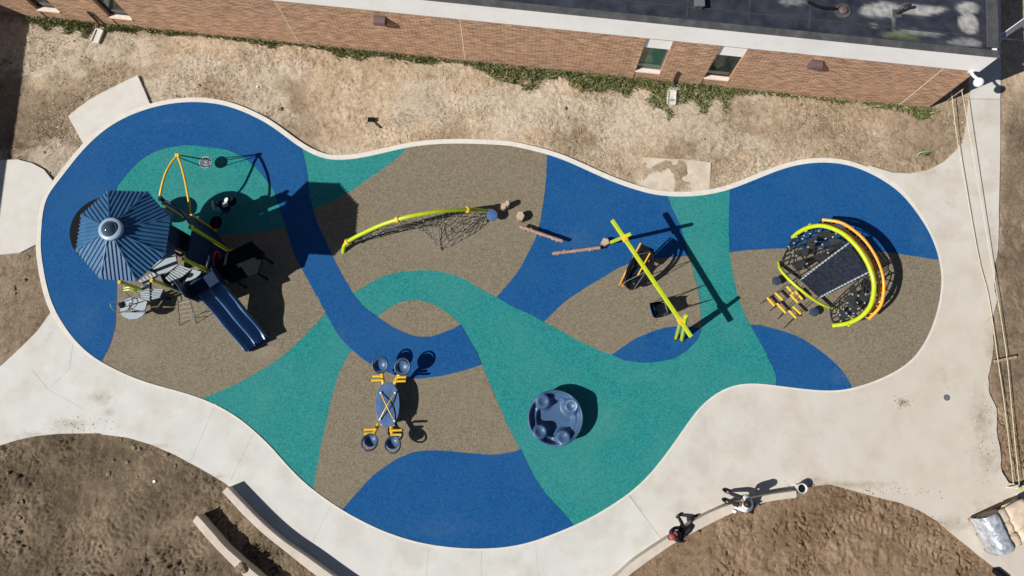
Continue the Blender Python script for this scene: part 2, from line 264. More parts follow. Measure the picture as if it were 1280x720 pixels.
# ------------------------------------------------------------------ mesh building
class MB:
    def __init__(s): s.v = []; s.f = []; s.uv = None
    def add(s, vs, fs):
        o = len(s.v); s.v += [Vector(v) for v in vs]; s.f += [tuple(i + o for i in f) for f in fs]; return s
    def box(s, c, size, ax=None):
        c = Vector(c); a, b, d = [x / 2 for x in size]
        X, Y, Z = ax if ax else (Vector((1, 0, 0)), Vector((0, 1, 0)), Vector((0, 0, 1)))
        vs = [c + X * (i * a) + Y * (j * b) + Z * (k * d) for k in (-1, 1) for j in (-1, 1) for i in (-1, 1)]
        return s.add(vs, [(0, 2, 3, 1), (4, 5, 7, 6), (0, 1, 5, 4), (2, 6, 7, 3), (0, 4, 6, 2), (1, 3, 7, 5)])
    def bar(s, p, q, wd, ht, up=(0, 0, 1)):
        p, q = Vector(p), Vector(q); Z = (q - p); L = Z.length; Z.normalize()
        up = Vector(up)
        if abs(Z.dot(up)) > 0.99: up = Vector((1, 0, 0))
        X = Z.cross(up).normalized(); Y = X.cross(Z).normalized()
        return s.box((p + q) / 2, (wd, ht, L), (X, Y, Z))
    def tube(s, pts, r, seg=8, closed=False, caps=True):
        pts = [Vector(p) for p in pts]; n = len(pts)
        rs = r if isinstance(r, (list, tuple)) else [r] * n
        o = len(s.v); prevX = None; rings = []
        for i in range(n):
            if closed: t = pts[(i + 1) % n] - pts[i - 1]
            else: t = pts[min(i + 1, n - 1)] - pts[max(i - 1, 0)]
            t = t.normalized() if t.length > 1e-9 else Vector((0, 0, 1))
            if prevX is None:
                up = Vector((0, 0, 1)) if abs(t.z) < 0.9 else Vector((1, 0, 0))
                X = t.cross(up).normalized()
            else:
                X = prevX - t * prevX.dot(t); X = X.normalized() if X.length > 1e-6 else t.orthogonal().normalized()
            prevX = X; Y = t.cross(X)
            for k in range(seg):
                a = 2 * math.pi * k / seg
                s.v.append(pts[i] + X * (math.cos(a) * rs[i]) + Y * (math.sin(a) * rs[i]))
        m = n if closed else n - 1
        for i in range(m):
            for k in range(seg):
                a, b = o + i * seg + k, o + i * seg + (k + 1) % seg
                j = (i + 1) % n; c, d = o + j * seg + (k + 1) % seg, o + j * seg + k
                s.f.append((a, b, c, d))
        if caps and not closed:
            s.f.append(tuple(o + k for k in range(seg))[::-1]); s.f.append(tuple(o + (n - 1) * seg + k for k in range(seg)))
        return s
    def lathe(s, c, prof, seg=24, ax=None, cap=True):
        c = Vector(c); X, Y, Z = ax if ax else (Vector((1, 0, 0)), Vector((0, 1, 0)), Vector((0, 0, 1)))
        o = len(s.v)
        for (r, z) in prof:
            for k in range(seg):
                a = 2 * math.pi * k / seg; s.v.append(c + X * (r * math.cos(a)) + Y * (r * math.sin(a)) + Z * z)
        for i in range(len(prof) - 1):
            for k in range(seg):
                s.f.append((o + i * seg + k, o + i * seg + (k + 1) % seg, o + (i + 1) * seg + (k + 1) % seg, o + (i + 1) * seg + k))
        if cap:
            s.f.append(tuple(o + k for k in range(seg))[::-1]); s.f.append(tuple(o + (len(prof) - 1) * seg + k for k in range(seg)))
        return s
    def prism(s, poly, z0, z1):
        """poly: list of (x,y) or Vectors; sides and top (tessellated)"""
        pts = [Vector((p[0], p[1], 0)) for p in poly]
        area = sum(pts[i - 1].x * pts[i].y - pts[i].x * pts[i - 1].y for i in range(len(pts)))
        if area < 0: pts.reverse()
        n = len(pts); tris = tessellate_polygon([pts]); o = len(s.v)
        s.v += [Vector((p.x, p.y, z1)) for p in pts]
        for t in tris:
            a, b, c = t
            if (pts[b] - pts[a]).cross(pts[c] - pts[a]).z < 0: b, c = c, b
            s.f.append((o + a, o + b, o + c))
        if z0 is not None:
            s.v += [Vector((p.x, p.y, z0)) for p in pts]
            for i in range(n):
                j = (i + 1) % n; s.f.append((o + i, o + n + i, o + n + j, o + j))
        return s
    def ell(s, c, r, seg=14, rings=8, ax=None):
        c = Vector(c); X, Y, Z = ax if ax else (Vector((1, 0, 0)), Vector((0, 1, 0)), Vector((0, 0, 1)))
        o = len(s.v)
        for i in range(1, rings):
            t = math.pi * i / rings
            for k in range(seg):
                a = 2 * math.pi * k / seg
                s.v.append(c + X * (r[0] * math.sin(t) * math.cos(a)) + Y * (r[1] * math.sin(t) * math.sin(a)) + Z * (r[2] * math.cos(t)))
        top = len(s.v); s.v.append(c + Z * r[2]); bot = len(s.v); s.v.append(c - Z * r[2])
        for i in range(rings - 2):
            for k in range(seg):
                s.f.append((o + i * seg + k, o + (i + 1) * seg + k, o + (i + 1) * seg + (k + 1) % seg, o + i * seg + (k + 1) % seg))
        for k in range(seg):
            s.f.append((top, o + k, o + (k + 1) % seg)); s.f.append((bot, o + (rings - 2) * seg + (k + 1) % seg, o + (rings - 2) * seg + k))
        return s
    def build(s, name, m, parent=None, smooth=False, local=False, bevel=0.0, kind=None):
        me = bpy.data.meshes.new(name)
        off = Vector((0, 0, 0))
        if parent is not None and not local:
            q = parent
            while q is not None: off += Vector(q.location); q = q.parent
        me.from_pydata([tuple(v - off) for v in s.v], [], s.f); me.update()
        if smooth:
            me.polygons.foreach_set("use_smooth", [True] * len(me.polygons))
            if smooth != 'all': me.set_sharp_from_angle(angle=R(40))
        me.materials.append(m)
        o = bpy.data.objects.new(name, me); COL.objects.link(o)
        if parent is not None: o.parent = parent
        if bevel:
            b = o.modifiers.new("bevel", 'BEVEL'); b.width = bevel; b.segments = 2; b.limit_method = 'ANGLE'
        if kind: o['kind'] = kind
        return o

def tag(o, label=None, cat=None, group=None, kind=None):
    if label: o['label'] = label
    if cat: o['category'] = cat
    if group: o['group'] = group
    if kind: o['kind'] = kind
    return o
def thing(name, label, cat, loc=(0, 0, 0), rotz=0.0, group=None):
    o = bpy.data.objects.new(name, None); COL.objects.link(o); o.empty_display_size = 0.2
    o.location = loc; o.rotation_euler = (0, 0, rotz); return tag(o, label, cat, group)
def copy_tree(o, parent=None):
    c = o.copy(); COL.objects.link(c); c.parent = parent
    for ch in list(o.children): copy_tree(ch, c)
    return c
def lerp(a, b, t): return Vector(a) * (1 - t) + Vector(b) * t
def cr(pts, n=6, closed=False):
    """Catmull-Rom through points (any dimension Vectors)"""
    pts = [Vector(p) for p in pts]; out = []; m = len(pts)
    if m < 3 and not closed:
        return [lerp(pts[0], pts[-1], i / n) for i in range(n + 1)]
    rng = range(m) if closed else range(m - 1)
    for i in rng:
        if closed: p0, p1, p2, p3 = pts[i - 1], pts[i], pts[(i + 1) % m], pts[(i + 2) % m]
        else:
            p1, p2 = pts[i], pts[i + 1]
            p0 = pts[i - 1] if i > 0 else p1 * 2 - p2
            p3 = pts[i + 2] if i + 2 < m else p2 * 2 - p1
        for k in range(n):
            t = k / n
            out.append(0.5 * ((2 * p1) + (p2 - p0) * t + (2 * p0 - 5 * p1 + 4 * p2 - p3) * t * t + (3 * p1 - p0 - 3 * p2 + p3) * t ** 3))
    if not closed: out.append(pts[-1])
    return out

def vnoise(x, y, seed):
    rng = np.random.default_rng(seed); T = rng.random((256, 256)).astype(np.float32)
    xi, yi = np.floor(x).astype(np.int64), np.floor(y).astype(np.int64); fx, fy = x - xi, y - yi
    fx = fx * fx * (3 - 2 * fx); fy = fy * fy * (3 - 2 * fy)
    a, b = T[xi % 256, yi % 256], T[(xi + 1) % 256, yi % 256]; c, d = T[xi % 256, (yi + 1) % 256], T[(xi + 1) % 256, (yi + 1) % 256]
    return (a * (1 - fx) + b * fx) * (1 - fy) + (c * (1 - fx) + d * fx) * fy
def fbm(x, y, sc, octv, seed, gain=0.5):
    t, a, n = 0, 1, 0
    for k in range(octv):
        t = t + a * vnoise(x * sc + 17.3 * k, y * sc + 5.1 * k, seed + k); n += a; a *= gain; sc *= 2.03
    return t / n
# ------------------------------------------------------------------ outline of the rubber surface
OUT = [(51,310),(52,290),(54,262),(61,242),(75,225),(92,202),(112,179),(140,155),(175,139),(212,129),(250,127),(287,132),(320,147),(335,155),(352,167),(370,181),(392,194),(412,200),(435,200),(460,196),(490,189),(512,184),(535,181),(570,179),(620,181),(640,182.5),(655,186),(685,193),(710,202),(740,216),(765,227),(790,236),(815,243),(835,245.5),(860,246),(882,244),(902,240),(922,234),(960,218),(985,209),(1010,204),(1035,203),(1060,206),(1085,215),(1110,229),(1130,245),(1147,267),(1160,287),(1169,307),(1174,325),(1176.5,340),(1177,353),(1175.5,367),(1173,383),(1166,407),(1155,430),(1140,450),(1120,464),(1095,476),(1067,485),(1045,488.5),(1020,488),(985,484),(960,480.5),(940,479),(922,480.5),(905,486),(887,497),(872,512),(862,525),(851,541),(837,561),(825,577),(810,595),(790,614),(765,631),(740,646),(717,657),(690,668),(665,677),(640,683),(607,686),(570,685),(532,680),(500,671.5),(470,660),(445,647),(427,637),(395,615),(375,598),(357,579),(340,559),(320,540),(300,523),(275,508),(250,497),(217,487),(185,479),(155,467),(125,452),(105,437),(85,415),(70,390),(60,365),(54,332)]
OP = [Vector((v.x, v.y)) for v in cr([Vector((x, y)) for x, y in OUT], 5, True)]     # in photo pixels
for _k in range(14): OP = [OP[i - 1] * .25 + OP[i] * .5 + OP[(i + 1) % len(OP)] * .25 for i in range(len(OP))]
OW = [P(v.x, v.y) for v in OP]                                                        # on the ground
NO = len(OW)
NRM = []
for i in range(NO):
    t = OW[(i + 1) % NO] - OW[i - 1]; NRM.append(Vector((-t.y, t.x, 0)).normalized())  # outward (list runs clockwise in plan)
def oidx(px, py): return min(range(NO), key=lambda i: (OP[i].x - px) ** 2 + (OP[i].y - py) ** 2)
def oslice(a, b, off):
    """outline from nearest a to nearest b, going on in list order, pushed out by off metres"""
    i, j = oidx(*a), oidx(*b); r = []
    while True:
        o = off(i) if callable(off) else off
        r.append(OW[i] + NRM[i] * o)
        if i == j: break
        i = (i + 1) % NO
    return r
def poly(*segs):
    out = []
    for sg in segs:
        if isinstance(sg, tuple) and sg[0] == 'O': pts = oslice(sg[1], sg[2], sg[3] if len(sg) > 3 else 0.05)
        elif isinstance(sg, tuple) and sg[0] == 'L': pts = [P(x, y) for x, y in sg[1]]
        else: pts = [P(v.x, v.y) for v in cr([Vector((x, y)) for x, y in sg], 6)]
        for p in pts:
            if not out or (p - out[-1]).length > 1e-3: out.append(p)
    if (out[0] - out[-1]).length < 1e-3: out.pop()
    X = np.array([p.x for p in out]); Y = np.array([p.y for p in out])
    a, b = fbm(X, Y, 2.3, 3, 611) - .5, fbm(X, Y, 2.3, 3, 633) - .5
    return [Vector((p.x + .05 * a_, p.y + .05 * b_, 0)) for p, a_, b_ in zip(out, a, b)]
def sheet(name, pts, m, z, z0=None):
    return tag(MB().prism(pts, z0, z).build(name, m), kind='structure')

ZR = 0.0
sheet("rubber_surface", [OW[i] + NRM[i] * 0.05 for i in range(NO)], M['teal'], ZR, ZR - 0.05)
# tan below blue where they meet; each sheet 4 mm above the one under it
sheet("rubber_surface", poly([(126,452),(131,437),(136,417),(139,397),(140,360),(139,335),(144,312)], [(144,312),(200,300),(260,296),(320,290),(362,282)],
    [(362,282),(373,315),(384,336),(398,362),(407,378),(409,389)], [(408,390.5),(390,410),(370,430),(345,451),(320,467),(295,480),(270,491),(254,498)], ('O', (255,497), (126,452))), M['tan'], ZR + 0.004)
sheet("rubber_surface", poly(('O', (684,194), (835,245)), [(835,244),(840,260),(850,281),(857,305),(861,320)], [(861,320),(858,330),(840,336),(800,340),(775,346),(752,358),(735,368),(712,384),(697,397),(682,402.5)],
    [(680,402),(660,391.5),(640,383),(620,371.5)], [(620,371.5),(632,349),(650,318),(663,292),(670,262),(675,225),(677,191)]), M['blue'], ZR + 0.004)
sheet("rubber_surface", poly(('O', (512,184), (684,194)), [(684,192),(682.5,225),(677.5,262),(670,295),(657,322),(642,347),(620,371.5)],
    [(620,371.5),(597,359),(582,350),(557,341),(532,338),(500,340),(475,347),(455,359),(440,366.5)], [(438,368),(428,362),(416,341),(402,315),(386,275),(382,266)],
    [(382,266),(398,258.5),(420,249),(437,240),(470,217),(495,199),(513,182)]), M['tan'], ZR + 0.008)
sheet("rubber_surface", poly([(680,402),(690,392),(707,377),(732,360),(750,349),(770,337),(785,330),(805,324.5),(840,321.5),(861,320)], [(861,320),(867,340),(872,361),(875,380),(876.5,398),(876,413)],
    [(876,413),(868,428),(850,441),(825,448),(800,448),(765,444)], [(765,444),(745,436),(722,425),(702,414),(680,402)]), M['tan'], ZR + 0.012)
sheet("rubber_surface", poly([(764,443.7),(787,427.5),(805,419),(825,411.5),(845,408),(865,408.5),(877,411.5)], [(877,411.5),(871,425),(857,439),(840,449),(820,452.5),(800,453),(780,450),(764,443.7)]), M['blue'], ZR + 0.016)
sheet("rubber_surface", poly([(472,396),(485,386),(502,377.5),(520,375.5),(537,379),(557,390),(577,407)], [(577,407),(555,424),(532,429),(510,426),(490,416),(472,396)]), M['tan'], ZR + 0.004)
sheet("rubber_surface", poly([(392,613),(395,590),(399,570),(405,540),(415,497),(425,465),(437,440.5)], [(437,440.5),(450,438),(470,448),(490,459),(510,464),(527,465),(550,462),(577,456),(602,455)],
    [(602,455),(615,487),(625,510),(637,537),(650,562)], [(650,562),(640,572),(615,576),(585,574),(560,572),(530,571),(514,575),(496,584),(474,601),(454,622),(429,637)], ('O', (429,637), (393,613))), M['tan'], ZR + 0.004)
sheet("rubber_surface", poly([(428,637.5),(447,615),(467,594),(490,577),(510,567.5),(530,563.5),(560,564),(585,566.5),(615,568),(640,564.5),(650.5,561)],
    [(650.5,561),(665,590),(682,617),(700,637),(718,657)], ('O', (717,657), (429,637))), M['blue'], ZR + 0.008)
sheet("rubber_surface", poly(('O', (126,452), (376,184)), [(376,181),(380,198),(384,218),(387,243),(395,273),(408,303),(416,320),(428,343),(437,360),(452,380),(472,396),(495,411),(515,419),(532,421),(552,417),(576,406)],
    [(576,406),(587,425),(597,442),(602.5,455.5)], [(602.5,455.5),(577,464),(550,470),(527,473),(507,472),(490,467),(465,456),(445,442),(427,424),(412,400),(400,377),(390,360),(375,332),(367,315),(357,283),(347,252),(338,232),(318,208),(300,195),(280,187),(255,183),(230,182),(205,186),(185,194),(165,210),(147,232)],
    [(147,232),(140,260),(141,300),(144,335),(146,360),(145,397),(142,417),(135,437),(125,454)]), M['blue'], ZR + 0.012)
sheet("rubber_surface", poly(('O', (913,238), (970,480)), [(970.5,481),(969,467),(960,447),(950,427),(937,404),(926,380),(920,360),(916,340),(912,313),(911,280),(913,236)]), M['tan'], ZR + 0.004)
sheet("rubber_surface", poly(('O', (913,238), (1174,325)), [(1176,325.5),(1145,320.5),(1125,317.5),(1080,313),(1035,310.5),(997,310),(960,311),(935,312.5),(911.6,315.5)], [(911.6,315.5),(910.7,280),(912.7,236)]), M['blue'], ZR + 0.008)
sheet("rubber_surface", poly([(937.6,406),(950,406.5),(960,409),(980,414),(1000,422),(1022,436),(1042,452),(1055,467),(1066,486)], ('O', (1066,486), (970,480)), [(970,481),(968.6,467),(959.6,447),(949.6,427),(937.6,406)]), M['blue'], ZR + 0.008)

# kerb ring: wide along the dirt on the far side, a narrow rim along the paving
K_WIDE = (oidx(70, 391), oidx(1112, 231))
def kw(i):
    a, b = K_WIDE
    inside = (i >= a) or (i <= b)
    if not inside:
        dd = min((a - i) % NO, (i - b) % NO); return 0.19 - 0.12 * min(1, dd / 14)
    return 0.19
mb = MB()
for i in range(NO):
    p, nn = OW[i], NRM[i]; a = p.copy(); b = p + nn * kw(i)
    for (q, z) in ((a, -0.03), (a, 0.03), (b, 0.03), (b, -0.16)): mb.v.append(Vector((q.x, q.y, z)))
for i in range(NO):
    j = (i + 1) % NO
    for k in range(3): mb.f.append((4 * i + k, 4 * i + k + 1, 4 * j + k + 1, 4 * j + k))
tag(mb.build("concrete_kerb", M['kerb']), kind='structure')

# ------------------------------------------------------------------ concrete paving in slabs with open joints
ZS = 0.024
def slab(pts, m=None, name="concrete_path", z=ZS, inset=0.0):
    if inset:
        c = sum(pts, Vector((0, 0, 0))) / len(pts)
        pts = [p + (c - p).normalized() * inset for p in pts]
    return sheet(name, pts, m or M['concrete'], z, -0.2)
OUTER = [(0,557),(22,550),(45,545),(75,542),(125,541.5),(160,547),(190,556),(220,569),(250,585),(275,600),(291,609)]
def bshift(a, b, d):
    """pixel joint (rubber edge a -> outer edge b) moved sideways by d metres, as ground points"""
    p, q = P(*a), P(*b); s_ = (q - p).normalized(); nrm = Vector((-s_.y, s_.x, 0)); return p + nrm * d, q + nrm * d
JG = 0.0035
# joints as (rubber edge point, outer point), going along the path from the left edge of the picture to the plaza
JT = [((159,471),(128,543)), ((270,505),(238,579)), ((318,540),(286,606)), ((415,630),(384,692)), ((536,681),(530,760)), ((602,686),(602,770)), ((669,676),(677,760)), ((785,617),(828,676))]
def path_piece(j0, j1, outer):
    a0, a1 = bshift(*j0, JG) if j0 else (None, None)
    b0, b1 = bshift(*j1, -JG)
    pts = [a0, a1] + [P(x, y) for x, y in outer] + [b1, b0]
    inner = oslice(j1[0], j0[0], 0.035) if False else None
    i, j = oidx(*j1[0]), oidx(*j0[0])
    inner = oslice((OP[i].x, OP[i].y), (OP[j].x, OP[j].y), 0.035)
    return slab(pts + inner[1:-1])
# leftmost piece, cut in three by the saw cuts
X0 = (62, 487)
slab([P(x, y) for x, y in [(-60,505),(0,459),(25,436),(47,414)]] + oslice((68,388), (68,388), .035) + [P(x, y) for x, y in []] + oslice((92,424),(92,424),.035)[::-1] + [P(87.4,460.6), P(61.6,486.5), P(41,461), P(-60,511)])
slab([P(88.4,461.2)] + list(reversed(oslice((159,471), (93,425.5), .035))) + list([bshift((159,471),(128,543),-JG)[0]]) + [P(145.5,503), P(106,510.6), P(62.6,487.5)])
slab([P(-60,512), P(40.5,462), P(61,487.3), P(105.6,511.4), P(145,504)] + [bshift((159,471),(128,543),-JG)[1]] + [P(x, y) for x, y in [(125,541.5),(75,542),(45,545),(22,550),(0,557),(-60,575)]])
path_piece(JT[0], JT[1], [(160,547),(190,556),(220,569)])
path_piece(JT[1], JT[2], [(250,585),(275,600)])
BI = [(284,609),(305,631),(330,656),(355,677),(385,697),(416,719),(450,742),(500,765)]     # bench edge towards the path (at seat height)
path_piece(JT[2], JT[3], [(291,614),(312,636),(336,660),(360,681)])
path_piece(JT[3], JT[4], [(410,712),(440,735),(480,752)])
path_piece(JT[4], JT[5], []); path_piece(JT[5], JT[6], [])
path_piece(JT[6], JT[7], [(720,760),(760,728),(795,702)])
_ut = [P(x, y) for x, y in [(-60,573),(0,555),(45,543),(75,540),(125,539.5),(190,554),(250,583),(275,598),(291,612),(360,679),(410,709),(480,749),(530,757),(602,767),(677,757),(760,725),(826,674)]]
slab(_ut + oslice((785,616), (70,390), .03) + [P(47,416), P(25,438), P(-58,507)], M['concrete'], "concrete_path", ZS - 0.006)
# plaza
def ragged(pts, amp, step=.12, sc=1.3, seed=5):
    pts = [P(x, y) for x, y in pts]; out = []
    for i in range(len(pts) - 1):
        n_ = max(1, int((pts[i + 1] - pts[i]).length / step)); out += [lerp(pts[i], pts[i + 1], k / n_) for k in range(n_)]
    out.append(pts[-1]); X = np.array([p.x for p in out]); Y = np.array([p.y for p in out]); a = fbm(X, Y, sc, 5, seed) - .5; b = fbm(X, Y, sc, 5, seed + 40) - .5
    k = np.sin(np.pi * np.linspace(0, 1, len(out))) ** .3
    return [Vector((p.x + amp * 2 * a_ * k_, p.y + amp * 2 * b_ * k_, 0)) for p, a_, b_, k_ in zip(out, a, b, k)]
pl = [bshift(*JT[7], JG)[0], bshift(*JT[7], JG)[1]] + [P(x, y) for x, y in [(842,672),(880,650),(916,634),(955,623),(996,617)]] + ragged([(1005,609),(1035,606),(1060,611),(1090,619),(1120,627),(1150,639),(1175,652),(1195,670),(1220,690),(1247,711),(1275,740)], .07, seed=5) + [P(1420,760), P(1420,618)] + ragged([(1300,608),(1262,605),(1251,590),(1246,560),(1243,530),(1244,510),(1236,494),(1236,470),(1238,440),(1242,415),(1242,380),(1245,350),(1246.5,320),(1248,271)], .16, seed=9) + [P(1250,190), P(1250,124.6), P(1211.6,124.6)] + ragged([(1210,150),(1208,160),(1204,177),(1195,188),(1180,202),(1160,213),(1138,217),(1116,216),(1100,211.5),(1088,207.5)], .015, seed=3)
slab(pl + oslice((1076,211), (785,617), .035), M['plaza'])
slab([P(x, y) for x, y in [(1250,123.8),(1251,60),(1250,-60),(1208,-60),(1211,60),(1211.7,123.8)]])
# pads
slab([P(x, y) for x, y in [(85.5,145.5),(98,135),(112,125),(126,117),(140,110),(156,102),(172,94.5),(180,112),(187,129)]] + list(reversed(oslice((107,183), (186,135), .19)))[0:], M['pad'], "concrete_pad", 0.02)
slab([P(x, y) for x, y in [(-40,204),(-10,201),(9,200),(22,199.5),(40,204),(55,212),(66,226)]] + list(reversed(oslice((51,303), (70,231), .205))) + [P(x, y) for x, y in [(46,305),(25,316),(0,318.5),(-40,316)]], M['pad'], "concrete_pad", 0.02)
# dusty remnant of an old slab
tag(MB().prism([P(x, y) for x, y in [(803,196),(830,198),(857,199),(889,203),(888,222),(886,239),(862,242),(838,240.5),(815,237),(801,231)]], -0.2, -0.022).build("concrete_pad", M['oldslab']), kind='structure')

# ------------------------------------------------------------------ ground sheet
xs = np.concatenate([[-400, -120, -50, -34], np.arange(-22, 22, 0.04), [34, 50, 120, 400]]); ys = np.concatenate([[-400, -100, -30, -14], np.arange(-6.5, 0.5, 0.04), np.arange(.5, 18, 0.055), [26, 40, 120, 400]])
GX, GY = np.meshgrid(xs, ys, indexing='ij')
def px_of(X, Y, z=0.0):
    yy = Y * _c - (z - H) * -_s * -1 if False else None
    dx, dy, dz = X, Y, z - H
    yc = dy * _c + dz * _s; zc = -dy * _s + dz * _c
    return 640 + F * dx / -zc, 360 - F * yc / -zc
PXg, PYg = px_of(GX, GY)
def smooth(e0, e1, x):
    t = np.clip((x - e0) / (e1 - e0), 0, 1); return t * t * (3 - 2 * t)
wob = (fbm(GX, GY, 0.5, 4, 91) - 0.5)
low = smooth(470, 540, PYg + wob * 60)                    # the two mounds towards the bottom
leftm = 1 - smooth(560, 700, PXg)
dark = low * leftm
dark = np.maximum(dark, 0.72 * smooth(280, 350, PYg + wob * 80) * (1 - smooth(90, 130, PXg)) )
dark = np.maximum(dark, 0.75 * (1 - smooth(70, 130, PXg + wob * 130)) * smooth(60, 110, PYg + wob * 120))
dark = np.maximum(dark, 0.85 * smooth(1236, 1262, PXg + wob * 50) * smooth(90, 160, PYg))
blot = smooth(0.50, 0.66, fbm(GX, GY, 0.42, 5, 33))
brn = smooth(.46, .62, fbm(GX, GY, .33, 6, 35, .6)); dark = np.maximum(dark, 0.42 * brn * (1 - low)); dark = np.maximum(dark, .95 * (1 - smooth(20, 42, PXg + wob * 30)) * (1 - smooth(190, 235, PYg)))  # last term paints the side wing's shadow darker into the soil colour
warm = low * (1 - leftm)
rmask = smooth(.40, .62, fbm(GX, GY, .55, 4, 402)); rough = np.clip((0.30 + 0.75 * low + 0.35 * blot) * (.35 + .85 * rmask), 0, 1.1)
f1 = fbm(GX, GY, 1.1, 5, 3); f2 = fbm(GX, GY, 4.2, 4, 21); rid = 1 - np.abs(2 * fbm(GX, GY, 2.3, 4, 55) - 1)
rid2 = 1 - np.abs(2 * fbm(GX + 1.2 * f1, GY + 1.2 * f2, 3.1, 3, 155) - 1); rid3 = 1 - np.abs(2 * fbm(GX + .9 * f2, GY - .9 * f1, 5.6, 2, 255) - 1)
crk = (np.maximum(0, rid2 - .90) * .9 * smooth(.40, .58, fbm(GX, GY, .8, 4, 61)) + np.maximum(0, rid3 - .92) * .75 * smooth(.42, .6, fbm(GX, GY, 1.1, 4, 64))) * (.3 + low)
hgt = -0.070 + (f1 - 0.5) * 0.12 * rough + (f2 - 0.5) * 0.09 * rough + (rid - 0.75) * 0.06 * rough - crk + (fbm(GX, GY, 8.0, 2, 201) - .5) * .05 * rough
# tyre tracks pressed in the dark mound
for (a, b, wd) in (((168, 622), (100, 730), 0.36), ((150, 690), (190, 620), 0.3), ((255, 672), (205, 735), 0.34), ((85, 680), (130, 700), 0.3), ((60, 600), (80, 730), 0.3), ((1180, 700), (1060, 640), 0.32)):
    p, q = P(*a), P(*b); L = (q - p).length; tx, ty = (q.x - p.x) / L, (q.y - p.y) / L
    s_ = (GX - p.x) * tx + (GY - p.y) * ty; t_ = -(GX - p.x) * ty + (GY - p.y) * tx
    t_ = t_ + 0.25 * (fbm(GX, GY, 0.4, 2, 71) - 0.5)
    mk = smooth(wd / 2 + 0.06, wd / 2 - 0.06, np.abs(t_)) * smooth(-0.1, 0.3, s_) * smooth(L + 0.1, L - 0.3, s_)
    br = smooth(0.2, 0.42, fbm(GX, GY, 0.9, 3, 12))
    hgt = hgt * (1 - 0.6 * mk * br) + mk * br * (-0.055 + 0.034 * np.sin((s_ + 0.5 * np.abs(t_)) * 2 * math.pi / 0.21))
hgt = hgt + (fbm(GX + .4 * f2, GY + .4 * f1, 3.4, 3, 301) - .5) * .05 * np.maximum(low, 0) + (fbm(GX, GY, 13., 1, 311) - .5) * .03 * rough
hgt = np.minimum(hgt, -0.012)
_pm = smooth(790, 806, PXg) * (1 - smooth(884, 900, PXg)) * smooth(186, 200, PYg); hgt = hgt * (1 - _pm) + _pm * np.minimum(-0.004, -0.040 + (fbm(GX, GY, 1.5, 5, 503) - .5) * .11)
# raised edge of the lower mounds, heaped a little away from the paving
hgt = hgt + 0.0
nx, ny = GX.shape
verts = np.stack([GX, GY, hgt], -1).reshape(-1, 3).astype(np.float32)
idx = np.arange(nx * ny).reshape(nx, ny)
quads = np.stack([idx[:-1, :-1], idx[1:, :-1], idx[1:, 1:], idx[:-1, 1:]], -1).reshape(-1, 4)
# leave out what lies well under the rubber
cen = verts[quads].mean(1)
def inpoly(pts, X, Y):
    r = np.zeros(X.shape, bool); n = len(pts)
    for i in range(n):
        a, b = pts[i - 1], pts[i]
        cnd = ((a.y > Y) != (b.y > Y))
        with np.errstate(divide='ignore', invalid='ignore'):
            r ^= cnd & (X < (b.x - a.x) * (Y - a.y) / (b.y - a.y + 1e-12) + a.x)
    return r
keep = ~inpoly([OW[i] - NRM[i] * 0.5 for i in range(0, NO, 5)], cen[:, 0], cen[:, 1])
quads = quads[keep]
me = bpy.data.meshes.new("ground")
me.vertices.add(len(verts)); me.vertices.foreach_set("co", verts.ravel())
me.loops.add(quads.size); me.loops.foreach_set("vertex_index", quads.ravel().astype(np.int32))
me.polygons.add(len(quads)); me.polygons.foreach_set("loop_start", (np.arange(len(quads)) * 4).astype(np.int32))
me.update(calc_edges=True)
pale = np.exp(-(((PXg - 868) / 38) ** 2 + ((PYg - 165) / 45) ** 2) ** 2) * smooth(.3, .55, fbm(GX, GY, 1.6, 5, 93)) + .6 * np.exp(-(((PXg - 330) / 40) ** 2 + ((PYg - 92) / 16) ** 2)) + .5 * np.exp(-(((PXg - 700) / 90) ** 2 + ((PYg - 135) / 14) ** 2))
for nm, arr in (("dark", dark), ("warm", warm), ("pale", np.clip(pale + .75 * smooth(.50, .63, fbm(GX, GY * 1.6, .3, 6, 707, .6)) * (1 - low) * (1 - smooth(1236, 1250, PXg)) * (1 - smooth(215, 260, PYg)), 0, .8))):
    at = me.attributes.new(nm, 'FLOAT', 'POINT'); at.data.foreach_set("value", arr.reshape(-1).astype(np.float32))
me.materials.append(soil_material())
g = bpy.data.objects.new("ground", me); COL.objects.link(g); g['kind'] = 'structure'
def gz(x, y):
    i = int(np.clip(np.searchsorted(xs, x), 0, nx - 1)); j = int(np.clip(np.searchsorted(ys, y), 0, ny - 1)); return float(hgt[i, j])

# ------------------------------------------------------------------ school building
A0 = P(32, 19.5); B0 = P(1160, 135)
U = (B0 - A0).normalized(); N_ = Vector((U.y, -U.x, 0))     # along the wall; outward, towards the playground
LW = (B0 - A0).length
WZ, FZ = 3.03, 4.0
U0 = -3.3                                                  # inner corner with the side wing
def W(u, d, z): return A0 + U * u + N_ * d + Vector((0, 0, z))   # d: metres out of the wall face
def u_of(px, py):
    p = P(px, py); return (p - A0).dot(U)
AX = (U, N_, Vector((0, 0, 1)))
bld = thing("school_building", "long single storey brick school building with white fascia and dark flat roof", "building", A0)
wins = [(u_of(57.5, 23), 0.95), (u_of(146, 33), 0.95), (u_of(791, 100), 0.98), (u_of(875, 109), 0.98)]   # left edge, width
def uvwall(o):
    me = o.data; uv = me.uv_layers.new(name="wall"); base = Vector(o.parent.location) if o.parent else Vector()
    for pol in me.polygons:
        for li in pol.loop_indices:
            v = me.vertices[me.loops[li].vertex_index].co + base - A0
            nn = pol.normal
            if abs(nn.dot(N_)) > 0.7 or abs(nn.z) > 0.7: uv.data[li].uv = (v.dot(U), v.z if abs(nn.z) < 0.7 else v.dot(N_))
            else: uv.data[li].uv = (v.dot(N_), v.z)
mb = MB(); TH = 0.24
